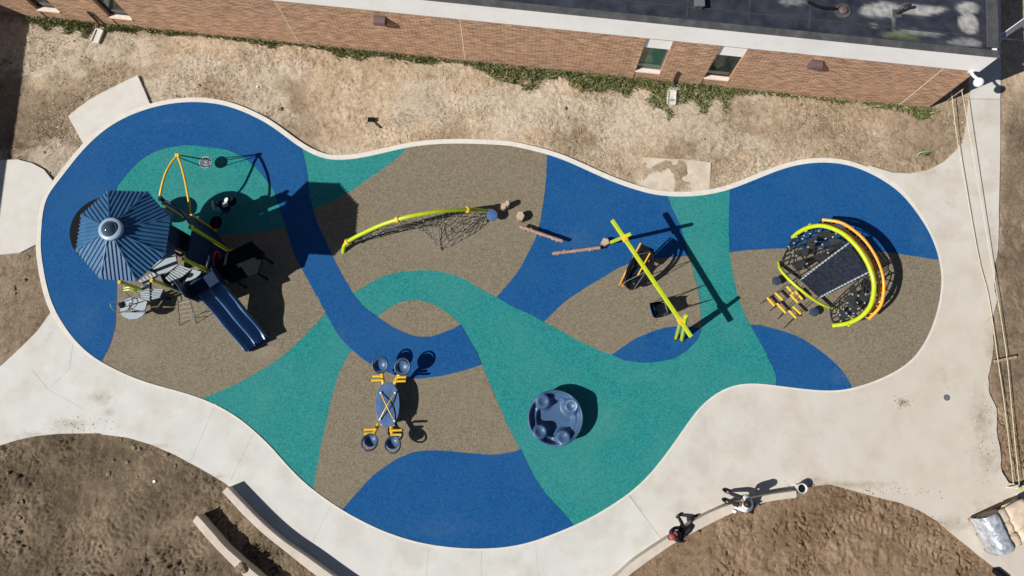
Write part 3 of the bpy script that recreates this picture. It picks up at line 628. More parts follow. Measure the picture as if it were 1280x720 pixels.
def wbox(mb, u0, u1, z0, z1, d0=-TH, d1=0.0): mb.box(W((u0 + u1) / 2, (d0 + d1) / 2, (z0 + z1) / 2), (abs(u1 - u0), abs(d1 - d0), z1 - z0), AX)
edges = [U0]
for (u, wd) in wins: edges += [u, u + wd]
edges.append(LW)
for k in range(0, len(edges), 2): wbox(mb, edges[k], edges[k + 1], -0.25, WZ)
mb.box(W(LW - TH / 2, -TH - 8, WZ / 2 - 0.12), (TH, 16, WZ + 0.25), AX)         # end wall
uvwall(mb.build("brick_wall", M['brick'], bld))
for (u, wd) in wins:                                        # brickwork under each window, set back
    mb = MB(); wbox(mb, u + 0.002, u + wd - 0.002, -0.25, 0.52, -TH, -0.03); uvwall(mb.build("brick_spandrel", M['brick'], bld))
    MB().box(W(u + wd / 2, -0.06, 0.55), (wd - 0.004, 0.19, 0.055), AX).build("window_sill", M['mortar'], bld)
    MB().box(W(u + wd / 2, -0.10, (2.22 + WZ) / 2), (wd - 0.006, 0.05, WZ - 2.22), AX).build("infill_panel", M['white'], bld)
for k, (u, wd) in enumerate(wins):
    mb = MB(); zz0, zz1, dd = 0.60, 2.22, -0.15; fw = 0.06
    for (a, b, c, d_) in ((u + .003, u + fw, zz0, zz1), (u + wd - fw, u + wd - .003, zz0, zz1), (u + fw, u + wd - fw, zz1 - fw, zz1), (u + fw, u + wd - fw, zz0, zz0 + fw)):
        wbox(mb, a, b, c, d_, dd - 0.04, dd + 0.02)
    wf = mb.build("window", M['greyframe'] if k == 2 else M['frame'], bld)
    mb = MB(); wbox(mb, u + fw, u + wd - fw, zz0 + fw, zz1 - fw, dd - 0.02, dd - 0.005)
    mb.build("pane", M['glassgreen'] if k == 2 else M['glass'], wf)
for (a, b) in (((346, 6), (374, 53.5)), ((572, 24), (581.5, 76)), ((1186, 86), (1124, 132))):
    u = u_of(*b); MB().box(W(u, 0.002, 1.5), (0.034, 0.012, 3.0), AX).build("expansion_joint", M['mortar'], bld)
MB().box(W((U0 + LW) / 2 + 0.03, 0.0, (WZ + FZ) / 2), (LW - U0 + 0.06, 0.10, FZ - WZ), AX).build("fascia", M['white'], bld)
MB().box(W(LW - 0.01, -8.06, (WZ + FZ) / 2), (0.10, 16, FZ - WZ), AX).build("fascia", M['white'], bld)
# coping and roof
mb = MB(); mb.box(W((U0 + LW) / 2 + .04, -0.075, FZ + 0.02), (LW - U0 + 0.14, 0.27, 0.05), AX); mb.box(W(LW - 0.12, -8.2, FZ + 0.021), (0.40, 15.8, 0.05), AX)
mb.build("coping", M['coping'], bld, bevel=0.015)
def roof_material():
    m = bpy.data.materials.new("roof_membrane"); m.use_nodes = True
    n, l = m.node_tree.nodes, m.node_tree.links; b = n["Principled BSDF"]; b.inputs["Roughness"].default_value = 0.55
    tc = n.new("ShaderNodeTexCoord"); a = n.new("ShaderNodeAttribute"); a.attribute_name = "stain"; g_ = n.new("ShaderNodeAttribute"); g_.attribute_name = "moss"
    nz = n.new("ShaderNodeTexNoise"); nz.inputs["Scale"].default_value = 1.8; nz.inputs["Detail"].default_value = 8; l.new(tc.outputs["Object"], nz.inputs["Vector"])
    rp = n.new("ShaderNodeValToRGB"); rp.color_ramp.elements[0].color = (0.012, 0.014, 0.022, 1); rp.color_ramp.elements[1].color = (0.05, 0.055, 0.075, 1)
    rp.color_ramp.elements[0].position = 0.3; rp.color_ramp.elements[1].position = 0.75; l.new(nz.outputs["Fac"], rp.inputs["Fac"])
    n2 = n.new("ShaderNodeTexNoise"); n2.inputs["Scale"].default_value = 5; n2.inputs["Detail"].default_value = 8; l.new(tc.outputs["Object"], n2.inputs["Vector"])
    mu = n.new("ShaderNodeMath"); mu.operation = 'MULTIPLY_ADD'; l.new(n2.outputs["Fac"], mu.inputs[0]); mu.inputs[1].default_value = 1.3; mu.inputs[2].default_value = -0.05; mu.use_clamp = True
    def mixc(att, src, col):
        m2 = n.new("ShaderNodeMath"); m2.operation = 'MULTIPLY'; l.new(att.outputs["Fac"], m2.inputs[0]); l.new(mu.outputs[0], m2.inputs[1])
        mx = n.new("ShaderNodeMix"); mx.data_type = 'RGBA'; l.new(m2.outputs[0], mx.inputs["Factor"]); l.new(src, mx.inputs["A"]); mx.inputs["B"].default_value = col; return mx.outputs["Result"]
    c = mixc(a, rp.outputs["Color"], (0.52, 0.51, 0.48, 1)); c = mixc(g_, c, (0.10, 0.13, 0.03, 1))
    l.new(c, b.inputs["Base Color"]); return m
ru = np.arange(U0, LW - 0.08, 0.1); rd = np.arange(-16, -0.02, 0.1); RZ = FZ - 0.07
RU, RD = np.meshgrid(ru, rd, indexing='ij')
rv = np.stack([A0.x + U.x * RU + N_.x * RD, A0.y + U.y * RU + N_.y * RD, np.full(RU.shape, RZ)], -1)
rpx, rpy = px_of(rv[..., 0], rv[..., 1], RZ)
stn = np.zeros(RU.shape); wob2 = fbm(RU, RD, 1.2, 4, 8) - 0.5
for (cx, cy, rx, ry, am) in ((1100, 12, 30, 8, 1), (1150, 13, 38, 6, 1), (1212, 12, 14, 8, 1), (1212, 30, 13, 12, 1), (990, 2, 18, 4, .5), (1140, 42, 40, 4, .5), (1205, 53, 22, 5, .6), (1115, 27, 4, 12, .35), (1090, 30, 5, 3, .4)):
    q = ((rpx + wob2 * 14 - cx) / rx) ** 2 + ((rpy + wob2 * 10 - cy) / ry) ** 2; stn = np.maximum(stn, am * (1 - smooth(0.5, 1.3, q)))
mos = 1 - smooth(0.5, 1.2, ((rpx + wob2 * 14 - 1125) / 26) ** 2 + ((rpy - 45 - (rpx - 1125) * 0.1) / 5) ** 2)
ii = np.arange(RU.size).reshape(RU.shape); qd = np.stack([ii[:-1, :-1], ii[1:, :-1], ii[1:, 1:], ii[:-1, 1:]], -1).reshape(-1, 4)
me = bpy.data.meshes.new("flat_roof"); me.from_pydata((rv.reshape(-1, 3) - np.array(A0)).tolist(), [], qd.tolist()); me.update()
for nm, arr in (("stain", stn), ("moss", mos)):
    at = me.attributes.new(nm, 'FLOAT', 'POINT'); at.data.foreach_set("value", arr.reshape(-1).astype(np.float32))
me.materials.append(roof_material()); o = bpy.data.objects.new("flat_roof", me); COL.objects.link(o); o.parent = bld
for v_, nn in ((0, 1),): pass
# membrane laps
for px in (780, 858, 936, 1012):
    p0 = P(px, 30, RZ); u = (p0 - A0).dot(U); MB().box(W(u, -6.2, RZ + 0.008), (0.07, 11.6, 0.008), AX).build("membrane_lap", M['lap'], bld)
MB().box(W(LW - 3, -0.75, RZ + 0.01), (30, 0.05, 0.008), AX).build("membrane_lap", M['lap'], bld)
# side wing, just outside the picture, whose roof shades the far corner of the yard
SHV = Vector((math.cos(R(SUN_AZ)), math.sin(R(SUN_AZ)), 0)) / math.tan(R(SUN_EL))
w0 = P(34, 12) - SHV * 4.05; w1 = P(2, 250) - SHV * 4.05; wd_ = (w1 - w0).normalized(); w0 = w0 - wd_ * 1.5; w1 = w1 + wd_ * 1.0
wn_ = Vector((wd_.y, -wd_.x, 0)); wn_ = wn_ if wn_.x < 0 else -wn_; wl = (w1 - w0).length; wax = (wd_, wn_, Vector((0, 0, 1)))
wing = thing("school_wing", "brick side wing of the school whose shadow covers the dirt corner", "building", w0)
mb = MB(); mb.box(w0 + wd_ * wl / 2 + wn_ * 4.05 + Vector((0, 0, 1.4)), (wl - .1, 8, 3.3), wax); uvwall(mb.build("brick_wall", M['brick'], wing))
MB().box(w0 + wd_ * wl / 2 + wn_ * 4.02 + Vector((0, 0, 3.51)), (wl - .02, 8.03, .98), wax).build("fascia", M['white'], wing)
MB().box(w0 + wd_ * wl / 2 + wn_ * 4.0 + Vector((0, 0, 4.03)), (wl, 8.08, .05), wax).build("coping", M['coping'], wing)

# roof fittings
p = P(1053, 14, RZ)
dr = thing("roof_drain", "round rusty roof drain set in the dark roof membrane", "drain", p)
MB().lathe(p, [(0.28, 0.0), (0.28, 0.05), (0.20, 0.06), (0.19, 0.02)], 20).build("drain_ring", M['coping'], dr, smooth=True)
MB().lathe(p, [(0.15, 0.0), (0.15, 0.10), (0.08, 0.15)], 14).build("strainer", M['lampbrown'], dr, smooth=True)
p = P(1121, 17, RZ)
vp = thing("vent_pipe", "short dark bent vent pipe in the pale roof stain", "pipe", p)
MB().tube(cr([p, p + Vector((0, 0, 0.25)), p + Vector((0.12, 0.06, 0.36)), p + Vector((0.3, 0.1, 0.36))], 4), 0.06, 10).build("pipe", M['frame'], vp, smooth=True)
MB().box(p + Vector((0, 0, 0.01)), (0.3, 0.3, 0.02)).build("flashing", M['coping'], vp)
p0, p1 = P(1010, 2, RZ + 0.1), P(1045, 11, RZ + 0.1)
tag(MB().tube(cr([p0, lerp(p0, p1, .4) + Vector((0, -.1, 0)), p1], 5), 0.05, 8).build("roof_cable", M['black'], smooth=True), "thick black cable lying on the roof beside the round drain", "cable")
p = P(872, 7, RZ)
hb = thing("roof_hatch", "small grey square roof curb box with a lid", "roof box", p)
MB().box(p + Vector((0, 0, .12)), (0.30, 0.34, 0.24)).build("box", M['coping'], hb, bevel=.02); MB().box(p + Vector((0, 0, .26)), (0.36, 0.4, 0.04)).build("lid", M['greyframe'], hb, bevel=.01)

def wall_lamp(px, py, label):
    z = 2.45; q = P(px, py, z); u = (q - A0).dot(U)
    t = thing("wall_lamp", label, "wall light", W(u, 0.01, z), group="wall lights along the brick wall")
    MB().box(W(u, 0.02, z), (0.44, 0.04, 0.42), AX).build("back_plate", M['lampbrown'], t)
    mb = MB(); w2 = 0.22
    prof = [(0.04, -0.19), (0.20, -0.17), (0.28, 0.02), (0.24, 0.15), (0.04, 0.19)]
    vs = [W(u - w2, d, z + h) for d, h in prof] + [W(u + w2, d, z + h) for d, h in prof]; n = len(prof)
    mb.add(vs, [tuple(range(n)), tuple(range(2 * n - 1, n - 1, -1))] + [(i, n + i, n + (i + 1) % n, (i + 1) % n) for i in range(n)])
    mb.build("housing", M['lampbrown'], t, bevel=.01)
    MB().box(W(u, 0.13, z - 0.185), (0.36, 0.12, 0.02), AX).build("lens", M['whiteplastic'], t)
wall_lamp(475, 27, "brown box wall light on the long windowless stretch of brick")
wall_lamp(1019, 80, "brown box wall light between the last window and the building corner")

# downspout outlets and splash blocks by the wall
def splash(px, py, rot, label, du):
    p = P(px, py); z = -0.05
    t = thing("splash_block", label, "splash block", (p.x, p.y, z), rot)
    mb = MB()
    mb.box((0, 0, 0.03), (0.36, 0.62, 0.06)); mb.box((-0.155, 0, 0.085), (0.05, 0.62, 0.05)); mb.box((0.155, 0, 0.085), (0.05, 0.62, 0.05)); mb.box((0, 0.285, 0.085), (0.26, 0.05, 0.05))
    mb.build("block", M['pad'], t, local=True, bevel=.01)
    u = (p - A0).dot(U)
    d = thing("downspout", "short dark downspout outlet at the wall foot above the " + du, "downspout", W(u, 0.06, 0))
    MB().tube(cr([W(u, 0.06, 0.9), W(u, 0.06, 0.3), W(u, 0.10, 0.16), W(u, 0.28, 0.08)], 4), 0.045, 8).build("pipe", M['frame'], d, smooth=True)
    MB().box(W(u, 0.02, 0.6), (0.14, 0.03, 0.03), AX).build("strap", M['frame'], d)
splash(122, 45, R(-8) + math.atan2(U.y, U.x), "weathered tilted concrete splash block in the grass at the shaded end", "tilted splash block")
splash(839.5, 122, math.atan2(U.y, U.x), "pale square concrete splash block in the greenest grass", "pale splash block")

# dome camera on the corner
zc = 3.0; p = W(LW, 0.02, zc)
dc = thing("dome_camera", "white dome security camera on an arm at the building corner", "camera", p)
q = p + U * 0.10 + N_ * 0.38
MB().box(p + N_ * 0.03 - U * 0.22, (0.16, 0.05, 0.16), AX).build("mount", M['whiteplastic'], dc, bevel=.01)
MB().tube(cr([p + N_ * .05 - U * .22, p + N_ * .2 - U * .12, q + Vector((0, 0, .02))], 5), 0.05, 10).build("arm", M['whiteplastic'], dc, smooth=True)
MB().ell(q + Vector((0, 0, -.08)), (0.17, 0.17, 0.17), 18, 12).build("dome", M['whiteplastic'], dc, smooth='all')
# canopy beam from the end of the building
p0 = P(1244, 52, 2.9); p1 = P(1330, -10, 2.9)
cb = thing("canopy_beam", "grey metal canopy beam running out from the building end", "beam", p0)
MB().bar(p0, p1, 0.20, 0.16).build("beam", M['steel'], cb, bevel=.015)
dn = (p1 - p0).normalized(); sdv = Vector((-dn.y, dn.x, 0))
MB().bar(p0 + sdv * 0.07 + Vector((0, 0, .095)), p1 + sdv * .07 + Vector((0, 0, .095)), 0.03, 0.03).build("lip", M['whiteplastic'], cb)
MB().box(p0 - dn * 0.14 + Vector((0, 0, -.02)), (0.3, 0.2, 0.22), (dn, sdv, Vector((0, 0, 1)))).build("bracket", M['frame'], cb)
MB().tube([Vector((p1.x, p1.y, -0.1)), Vector((p1.x, p1.y, 2.82))], 0.06, 10).build("post", M['steel'], cb, smooth=True)

# ------------------------------------------------------------------ grass
def blades(name, m, pts, hl, wl, label, lean=0.5):
    rng = np.random.default_rng(5); n = len(pts); pts = np.array(pts)
    a = rng.random(n) * 6.283; h = hl[0] + rng.random(n) * (hl[1] - hl[0]); wd = wl[0] + rng.random(n) * (wl[1] - wl[0])
    b = rng.random(n) * 6.283; ln = lean * h * (0.3 + rng.random(n))
    c1, s1, c2, s2 = np.cos(a), np.sin(a), np.cos(b), np.sin(b)
    z0 = pts[:, 2] - 0.02
    V = np.zeros((n, 4, 3), np.float32)
    V[:, 0] = np.stack([pts[:, 0] - c1 * wd / 2, pts[:, 1] - s1 * wd / 2, z0], -1); V[:, 1] = np.stack([pts[:, 0] + c1 * wd / 2, pts[:, 1] + s1 * wd / 2, z0], -1)
    V[:, 2] = np.stack([pts[:, 0] + c2 * ln * .45 + c1 * wd * .3, pts[:, 1] + s2 * ln * .45 + s1 * wd * .3, z0 + h * .65], -1)
    V[:, 3] = np.stack([pts[:, 0] + c2 * ln, pts[:, 1] + s2 * ln, z0 + h], -1)
    Fq = (np.arange(n)[:, None] * 4 + np.array([[0, 1, 2, 3]])).reshape(-1, 4)
    me = bpy.data.meshes.new(name); me.vertices.add(n * 4); me.vertices.foreach_set("co", V.ravel())
    me.loops.add(n * 4); me.loops.foreach_set("vertex_index", Fq.ravel().astype(np.int32)); me.polygons.add(n); me.polygons.foreach_set("loop_start", (np.arange(n) * 4).astype(np.int32))
    me.update(calc_edges=True); me.materials.append(m)
    o = bpy.data.objects.new(name, me); COL.objects.link(o); tag(o, label, None, None, 'stuff'); return o
GREEN = blade_material("green_grass", (0.09, 0.15, 0.035), (0.17, 0.22, 0.065), (0.40, 0.32, 0.17))
STRAW = blade_material("straw_grass", (0.27, 0.20, 0.12), (0.46, 0.37, 0.25), (0.60, 0.51, 0.38))
# width of the strip of grass out from the wall foot, along the wall (photo x -> metres)
gw = [(30, 0.9), (60, 1.1), (100, 0.8), (118, 0.9), (122, .9), (140, 0.8), (180, 0.45), (205, 0.35), (230, 0.12), (300, 0.10), (330, 0.22), (380, 0.3), (430, 0.42), (460, 0.35), (520, 0.2), (590, 0.45), (640, 0.8), (690, 0.95), (740, 0.8), (780, 1.2), (815, 1.6), (830, 1.3), (848, 1.3), (862, 1.3), (900, 0.95), (925, 0.9), (945, 0.3), (990, 0.15), (1060, .1), (1130, .18), (1150, 0.5), (1165, 0.3)]
gxx = [x for x, _ in gw]; gww = [y for _, y in gw]
rng = np.random.default_rng(11); NG = 110000
gpx = rng.uniform(30, 1166, NG); u0_, u1_ = u_of(30, 19.3), u_of(1166, 135.6); gu = u0_ + (gpx - 30) / 1136 * (u1_ - u0_); gd = rng.random(NG) ** 1.25 * 1.7
ok = gd < np.interp(gpx, gxx, gww) * (0.25 + 0.95 * vnoise(gu * 2.2, gd * 2.0, 9)) * (.45 + .75 * smooth(.35, .6, vnoise(gu * .9, gd * 0 + 3, 29)))
for uu in (u_of(122, 45), u_of(839.5, 122)): ok &= ~((np.abs(gu - uu) < .24) & (gd < .8) & (gd > .1))
gu, gd = gu[ok][:12500], gd[ok][:12500]
gp = [(A0.x + U.x * a + N_.x * b, A0.y + U.y * a + N_.y * b, -0.05) for a, b in zip(gu, gd + .02)]
blades("grass", GREEN, gp, (0.05, 0.22), (0.016, 0.04), "green grass strip growing along the foot of the brick wall", 1.2)
dp = []; k = 0; OV = [OW[i] + NRM[i] * 0.19 for i in range(0, NO, 4)]
cx = rng.uniform(0, 1240, 90000); cy = rng.uniform(20, 250, 90000)
cand = np.array([P(a, b) for a, b in zip(cx, cy)])
ins = inpoly(OV, cand[:, 0], cand[:, 1])
dist = (cand[:, 0] - A0.x) * N_.x + (cand[:, 1] - A0.y) * N_.y
den = fbm(cand[:, 0], cand[:, 1], 0.6, 4, 77)
ok = (~ins) & (dist > 0.1) & (rng.random(90000) < smooth(0.38, 0.66, den)) & (cx < 1205)
PADW = [[P(x, y) for x, y in [(84,146),(112,124),(140,109),(173,93),(189,130),(107,180)]], [P(x, y) for x, y in [(-40,200),(22,198),(55,210),(70,226),(55,310),(25,318),(-40,318)]], [P(x, y) for x, y in [(801,194),(891,201),(887,243),(799,238)]], [P(x,y) for x,y in [(848,147),(901,148),(903,194),(845,194)]], [P(x, y) for x, y in [(1207,170),(1195,187),(1180,201),(1160,212),(1100,210),(1100,280),(1260,280),(1260,100)]]]
for pw in PADW: ok &= ~inpoly(pw, cand[:, 0], cand[:, 1])
dp = [(x, y, gz(x, y)) for x, y in cand[ok][:, :2]]
blades("dry_grass", STRAW, dp, (0.03, 0.10), (0.012, 0.03), "flattened straw coloured dead grass over the sandy strip", 2.2)

# ================================================================== PLAY EQUIPMENT
Zv = Vector((0, 0, 1))
SH = Vector((math.cos(R(SUN_AZ)), math.sin(R(SUN_AZ)), 0))
def G(px, py, z=0.0):
    q = P(px, py, z); return Vector((q.x, q.y, 0))
def cpts(lst, n=5): return cr([P(x, y, z) for x, y, z in lst], n)
def ring_pts(c, r, X, Y, n=24): return [c + X * (r * math.cos(2 * math.pi * k / n)) + Y * (r * math.sin(2 * math.pi * k / n)) for k in range(n)]
def along(pts, t):
    d = [0]
    for i in range(1, len(pts)): d.append(d[-1] + (pts[i] - pts[i - 1]).length)
    s = t * d[-1]
    for i in range(1, len(pts)):
        if s <= d[i]: return lerp(pts[i - 1], pts[i], (s - d[i - 1]) / max(1e-6, d[i] - d[i - 1]))
    return pts[-1]
def ropenet(A, B, nu, nv, r, sag=0.0, jig=0.0, seg=4, rng=random.Random(3)):
    """a net of ropes between two curves (lists of points)"""
    mb = MB(); g = []
    for i in range(nu + 1):
        a, b = along(A, i / nu), along(B, i / nu); col = []
        for j in range(nv + 1):
            t = j / nv; p = lerp(a, b, t); p.z = max(0.02, p.z - sag * 4 * t * (1 - t))
            if 0 < i < nu and 0 < j < nv: p += Vector((rng.uniform(-jig, jig), rng.uniform(-jig, jig), rng.uniform(-jig, jig) * .5))
            col.append(p)
        g.append(col)
    for i in range(nu + 1): mb.tube(g[i], r, seg, caps=False)
    for j in range(nv + 1): mb.tube([g[i][j] for i in range(nu + 1)], r, seg, caps=False)
    return mb, g

# ---------------------------------------------------------------- tower
TC = G(249, 339)
tw = thing("play_tower", "tall play tower with an eight sided ribbed blue roof, grey decks and double slide", "play tower", TC)
# roof: eight corrugated panels, light ring and dome
rc = P(154.4, 294.3, 4.8); RR = 1.505; apex = Vector((rc.x, rc.y, 5.56))
roofv = [P(x, y, 4.8) for x, y in [(135.5,238),(185,240),(213,273),(207,318),(171.5,351.5),(126,348.5),(95.5,313.5),(102,269)]]
roof = MB().tube([rc + Vector((0, 0, -0.5)), rc + Vector((0, 0, 0.55))], 0.07, 8).build("roof", M['navy'], tw)
for i in range(8):
    a, b = roofv[i], roofv[(i + 1) % 8]; mid = (a + b) / 2; wv = (b - a); Wd = wv.length; wv.normalize()
    up = apex - mid; up = up - wv * up.dot(wv); L = up.length; un = up.normalized(); nn = wv.cross(un)
    if nn.z < 0: nn = -nn
    sa = (apex - mid).dot(wv)                        # where the apex stands along the eave
    prof = []; nr = 9; pitch = Wd / nr; amp = 0.036
    for k in range(nr):
        s0 = -Wd / 2 + k * pitch
        prof += [(s0, 0), (s0 + pitch * .26, 0), (s0 + pitch * .40, amp), (s0 + pitch * .74, amp), (s0 + pitch * .88, 0)]
    prof.append((Wd / 2, 0)); mb = MB()
    for (s_, h_) in prof:
        if s_ <= sa: t = (s_ + Wd / 2) / max(1e-6, sa + Wd / 2)
        else: t = (Wd / 2 - s_) / max(1e-6, Wd / 2 - sa)
        t = max(0.0, min(0.9, t))
        mb.v.append(mid + wv * s_ + nn * h_); mb.v.append(mid + wv * s_ + un * (L * t) + nn * h_)
        mb.v.append(mid + wv * s_ + nn * (h_ - 0.03)); mb.v.append(mid + wv * s_ + un * (L * t) + nn * (h_ - 0.03))
    for k in range(len(prof) - 1):
        o_ = 4 * k; mb.f += [(o_, o_ + 4, o_ + 5, o_ + 1), (o_ + 2, o_ + 3, o_ + 7, o_ + 6), (o_, o_ + 2, o_ + 6, o_ + 4)]
    mb.build("roof_panel", M['roofblue'], roof)
    MB().tube([a + nn * .02, lerp(a, apex, .9) + nn * .03], 0.028, 6).build("hip_cap", M['roofblue'], roof, smooth=True)
capc = apex + Vector((0, 0, -0.06))
mb = MB(); mb.lathe(capc, [(0.36, -0.06), (0.36, 0.05), (0.31, 0.09), (0.25, 0.09), (0.25, 0.03)], 28); mb.build("light_ring", M['ringblue'], roof, smooth=True)
MB().ell(capc + Vector((0, 0, 0.03)), (0.25, 0.25, 0.22), 24, 14).build("dome", M['chrome'], roof, smooth='all')
for k, (dx, dy) in enumerate(((-.78, .62), (.72, .66), (-.78, -.40))):
    b = TC + Vector((dx, dy, 0)); MB().tube([b, Vector((b.x, b.y, 4.82))], 0.065, 12).build("roof_post", M['navy'], tw, smooth=True)
MB().lathe(P(130, 287, 3.0), [(0.2, 0.02), (1.18, 0.0), (1.20, -0.04), (0.2, -0.03)], 36).build("round_canopy", M['black'], tw, smooth=True)
b = P(140, 290, 2.97); MB().tube([Vector((b.x, b.y, 0)), b], 0.05, 10).build("canopy_post", M['navy'], tw, smooth=True)
# posts with caps
posts = {}
for nm, px, py, h, cm, capm in (("C", 289, 315, 3.42, 'lime', 'lime'), ("D", 282, 350, 3.42, 'lime', 'lime'), ("E", 235, 368, 2.66, 'lime', 'yellow'), ("F", 199, 370, 2.66, 'lime', 'yellow'), ("A", 235, 273, 1.92, 'yellow', 'yellow'), ("B", 267.5, 288, 1.92, 'yellow', 'yellow'), ("H", 252, 281, 3.2, 'navy', 'navy')):
    b = G(px, py); posts[nm] = b
    pp = MB().tube([b, b + Zv * h], 0.062, 12).build("post", M[cm], tw, smooth=True)
    MB().lathe(b + Zv * (h - .03), [(0.085, 0), (0.085, 0.06), (0.05, 0.11)], 12).build("post_cap", M[capm], pp, smooth=True)
    MB().lathe(b, [(0.12, 0), (0.12, 0.02), (0.07, 0.03)], 12).build("base_collar", M[cm], pp, smooth=True)
def panel(a, b, z0, z1, m, name="wall_panel", th=0.05, trim=0.08):
    d = (b - a).normalized(); a2, b2 = a + d * trim, b - d * trim
    return MB().box((a2 + b2) / 2 + Zv * ((z0 + z1) / 2), ((b2 - a2).length, th, z1 - z0), (d, Vector((-d.y, d.x, 0)), Zv)).build(name, m, tw, bevel=0.012)
panel(posts['H'], posts['B'], 0.15, 3.1, M['navy']); panel(posts['B'], posts['C'], 0.15, 3.2, M['navy'])
pC = panel(posts['C'], posts['D'], 0.15, 1.72, M['navy']); panel(posts['C'], posts['D'], 1.85, 3.3, M['navy'])
q = (posts['C'] + posts['D']) / 2 + Zv * 1.22; dd = (posts['D'] - posts['C']).normalized(); qn = Vector((-dd.y, dd.x, 0)); qn = qn if qn.x > 0 else -qn
ringp = MB().tube(ring_pts(q + qn * .05, 0.26, dd, Zv), 0.035, 8, closed=True).build("play_ring", M['red'], pC, smooth=True)
MB().lathe(q + qn * .03, [(0.15, 0), (0.15, 0.03), (0.05, .05)], 16, (dd, Zv, qn)).build("play_disc", M['darknet'], pC, smooth=True)
q2 = lerp(posts['C'], posts['D'], .5) + Zv * .5
# screens added under the roof to make the tower's shadow solid
for (a, b) in (((-.72, .68), (.66, .68)), ((-.80, -.15), (-.80, .62))):
    A_ = TC + Vector((a[0], a[1], 0)); B_ = TC + Vector((b[0], b[1], 0)); panel(A_, B_, .2, 4.5, M['navy'], "shadow_screen", 0.03)
panel(G(224, 344), G(234, 370), .1, 1.7, M['navy'], "shade_panel", .04)  # added panel that blocks sun from the space below the deck
A_ = TC + Vector((.74, .05, 0)); B_ = TC + Vector((.74, .6, 0)); panel(A_, B_, 2.0, 4.5, M['navy'], "shadow_screen", 0.03, 0.0)
MB().ell(G(199, 272) + Zv * 0.8, (0.28, 0.52, 0.55), 20, 12, (Vector((.91, .41, 0)), Vector((-.41, .91, 0)), Zv)).build("shadow_bubble", M['navy'], tw, smooth='all')  # unseen bubble, placed to cast the round shadow next to the roof
b_ = G(199, 272); MB().tube([b_, b_ + Zv * .3], 0.06, 10).build("shadow_bubble_post", M['navy'], tw, smooth=True)
panel(G(236, 299), G(262, 299), 3.75, 4.6, M['navy'], "shadow_screen", .03, .0)  # added high screen, fills the gap below the roof's shadow
# added black plate on legs, standing in for the tower's shadow and casting more
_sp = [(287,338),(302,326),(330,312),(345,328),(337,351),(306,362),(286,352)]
sdp = MB().prism([G(x, y) for x, y in _sp], 1.22, 1.32).build("shadow_plate", M['black'], tw, bevel=.01)
for x, y in ((329, 316), (341, 329), (334, 349), (308, 359)): MB().tube([G(x, y), G(x, y) + Zv * 1.24], .045, 8).build("shadow_plate_leg", M['black'], sdp, smooth=True)
# decks
def deck(pts, z, th=0.06, name="deck_plate", m=None):
    c = sum((P(x, y, z) for x, y in pts), Vector()) / len(pts)
    pl_ = [P(x, y, z) for x, y in pts]; pl_ = [p + (c - p).normalized() * 0.012 for p in pl_]
    return MB().prism(pl_, z - th, z).build(name, m or M['deck'], tw, bevel=0.008)
Z1 = 1.8
deck([(191,336),(198,330),(207.5,322.5),(220,320),(222.5,331),(216,336.5),(209,341),(197.5,343)], Z1)
deck([(240.5,336.3),(252,339),(250,343),(245,347.5),(238,350.5),(230.5,352)], Z1)
deck([(150,296),(180,262),(203,258.5),(216,265.5),(215,275),(213,290),(220,319),(207,321.5),(197,330),(190,335),(160,338)], Z1)
def slats(e0, e1, z, n, fill=0.66):
    """slotted deck: n slats between the two edges, each edge a pair of pixels, plus two stringers"""
    a0, a1 = P(*e0[0], z), P(*e0[1], z); b0, b1 = P(*e1[0], z), P(*e1[1], z)
    for k in range(n):
        t0, t1 = k / n, (k + fill) / n
        MB().prism([lerp(a0, a1, t0), lerp(b0, b1, t0), lerp(b0, b1, t1), lerp(a0, a1, t1)], z - 0.05, z).build("slat", M['deck'], tw)
    for (p, q_) in ((a0, a1), (b0, b1)):
        MB().bar(p - Zv * .08, q_ - Zv * .08, 0.05, 0.05).build("stringer", M['navy'], tw)
slats(((223.5,331.5), (206,348)), ((239,336.5), (214,357)), Z1, 8)
slats(((173,351), (193,338.5)), ((177,354), (196,344)), Z1, 5, .72)
slats(((174,359.5), (177,373.5)), ((187,352.5), (187,377)), 1.3, 7, .7)
slats(((187.5,361), (186,376)), ((204,361.5), (199,372.5)), 1.25, 6, .68)
deck([(149.5,390.5),(182,390.3),(178.5,395),(171,398.8),(161,399.3),(154,396)], 0.75)
deck([(147.5,378),(156,372.5),(164,370.6),(166,377),(164,381),(159,388),(150.5,389.6)], 0.75)
deck([(167,371.5),(175,372.5),(184.5,376.5),(181,389.4),(161,388),(166,381.5)], 0.75)
for (x, y, z) in ((166, 389, .7), (192, 366, 1.2), (181, 366, 1.22), (206, 343, 1.74)):
    q = P(x, y, z); MB().tube([Vector((q.x, q.y, 0)), q], 0.05, 10).build("deck_leg", M['navy'], tw, smooth=True)
MB().prism([P(x, y, .5) for x, y in [(153,381),(158,379),(160,384),(156,387)]], 0.42, 0.82).build("step_riser", M['black'], tw)
for pts_, m in (([(151,378,.76),(144,377,1.15),(138,378,1.35),(139,384,1.35),(144,389,1.15),(151,391,.76)], 'steel'), ([(163,371,.76),(160,372,1.3),(153,376,1.45),(150,381,1.3),(151,385,.76)], 'darkrope'), ([(166,380,.76),(162,379,1.2),(164,386,1.2),(178,389,.76)], 'darkrope')):
    MB().tube(cpts(pts_, 5), 0.014, 7).build("handrail", M[m], tw, smooth=True)
# yellow and lime hoops by the low post
for dy in (0, 3.2, 6.2):
    MB().tube(cpts([(155, 357 + dy, 1.7), (163, 356 + dy, 1.75), (171, 360 + dy, 1.6)], 4), 0.025, 7).build("climbing_bar", M['lime' if dy else 'yellow'], tw, smooth=True)
MB().tube(cpts([(157,352,1.9),(155,361,1.6),(159,368,1.2),(166,373,.76)], 5), 0.025, 7).build("handrail", M['steel'], tw, smooth=True)
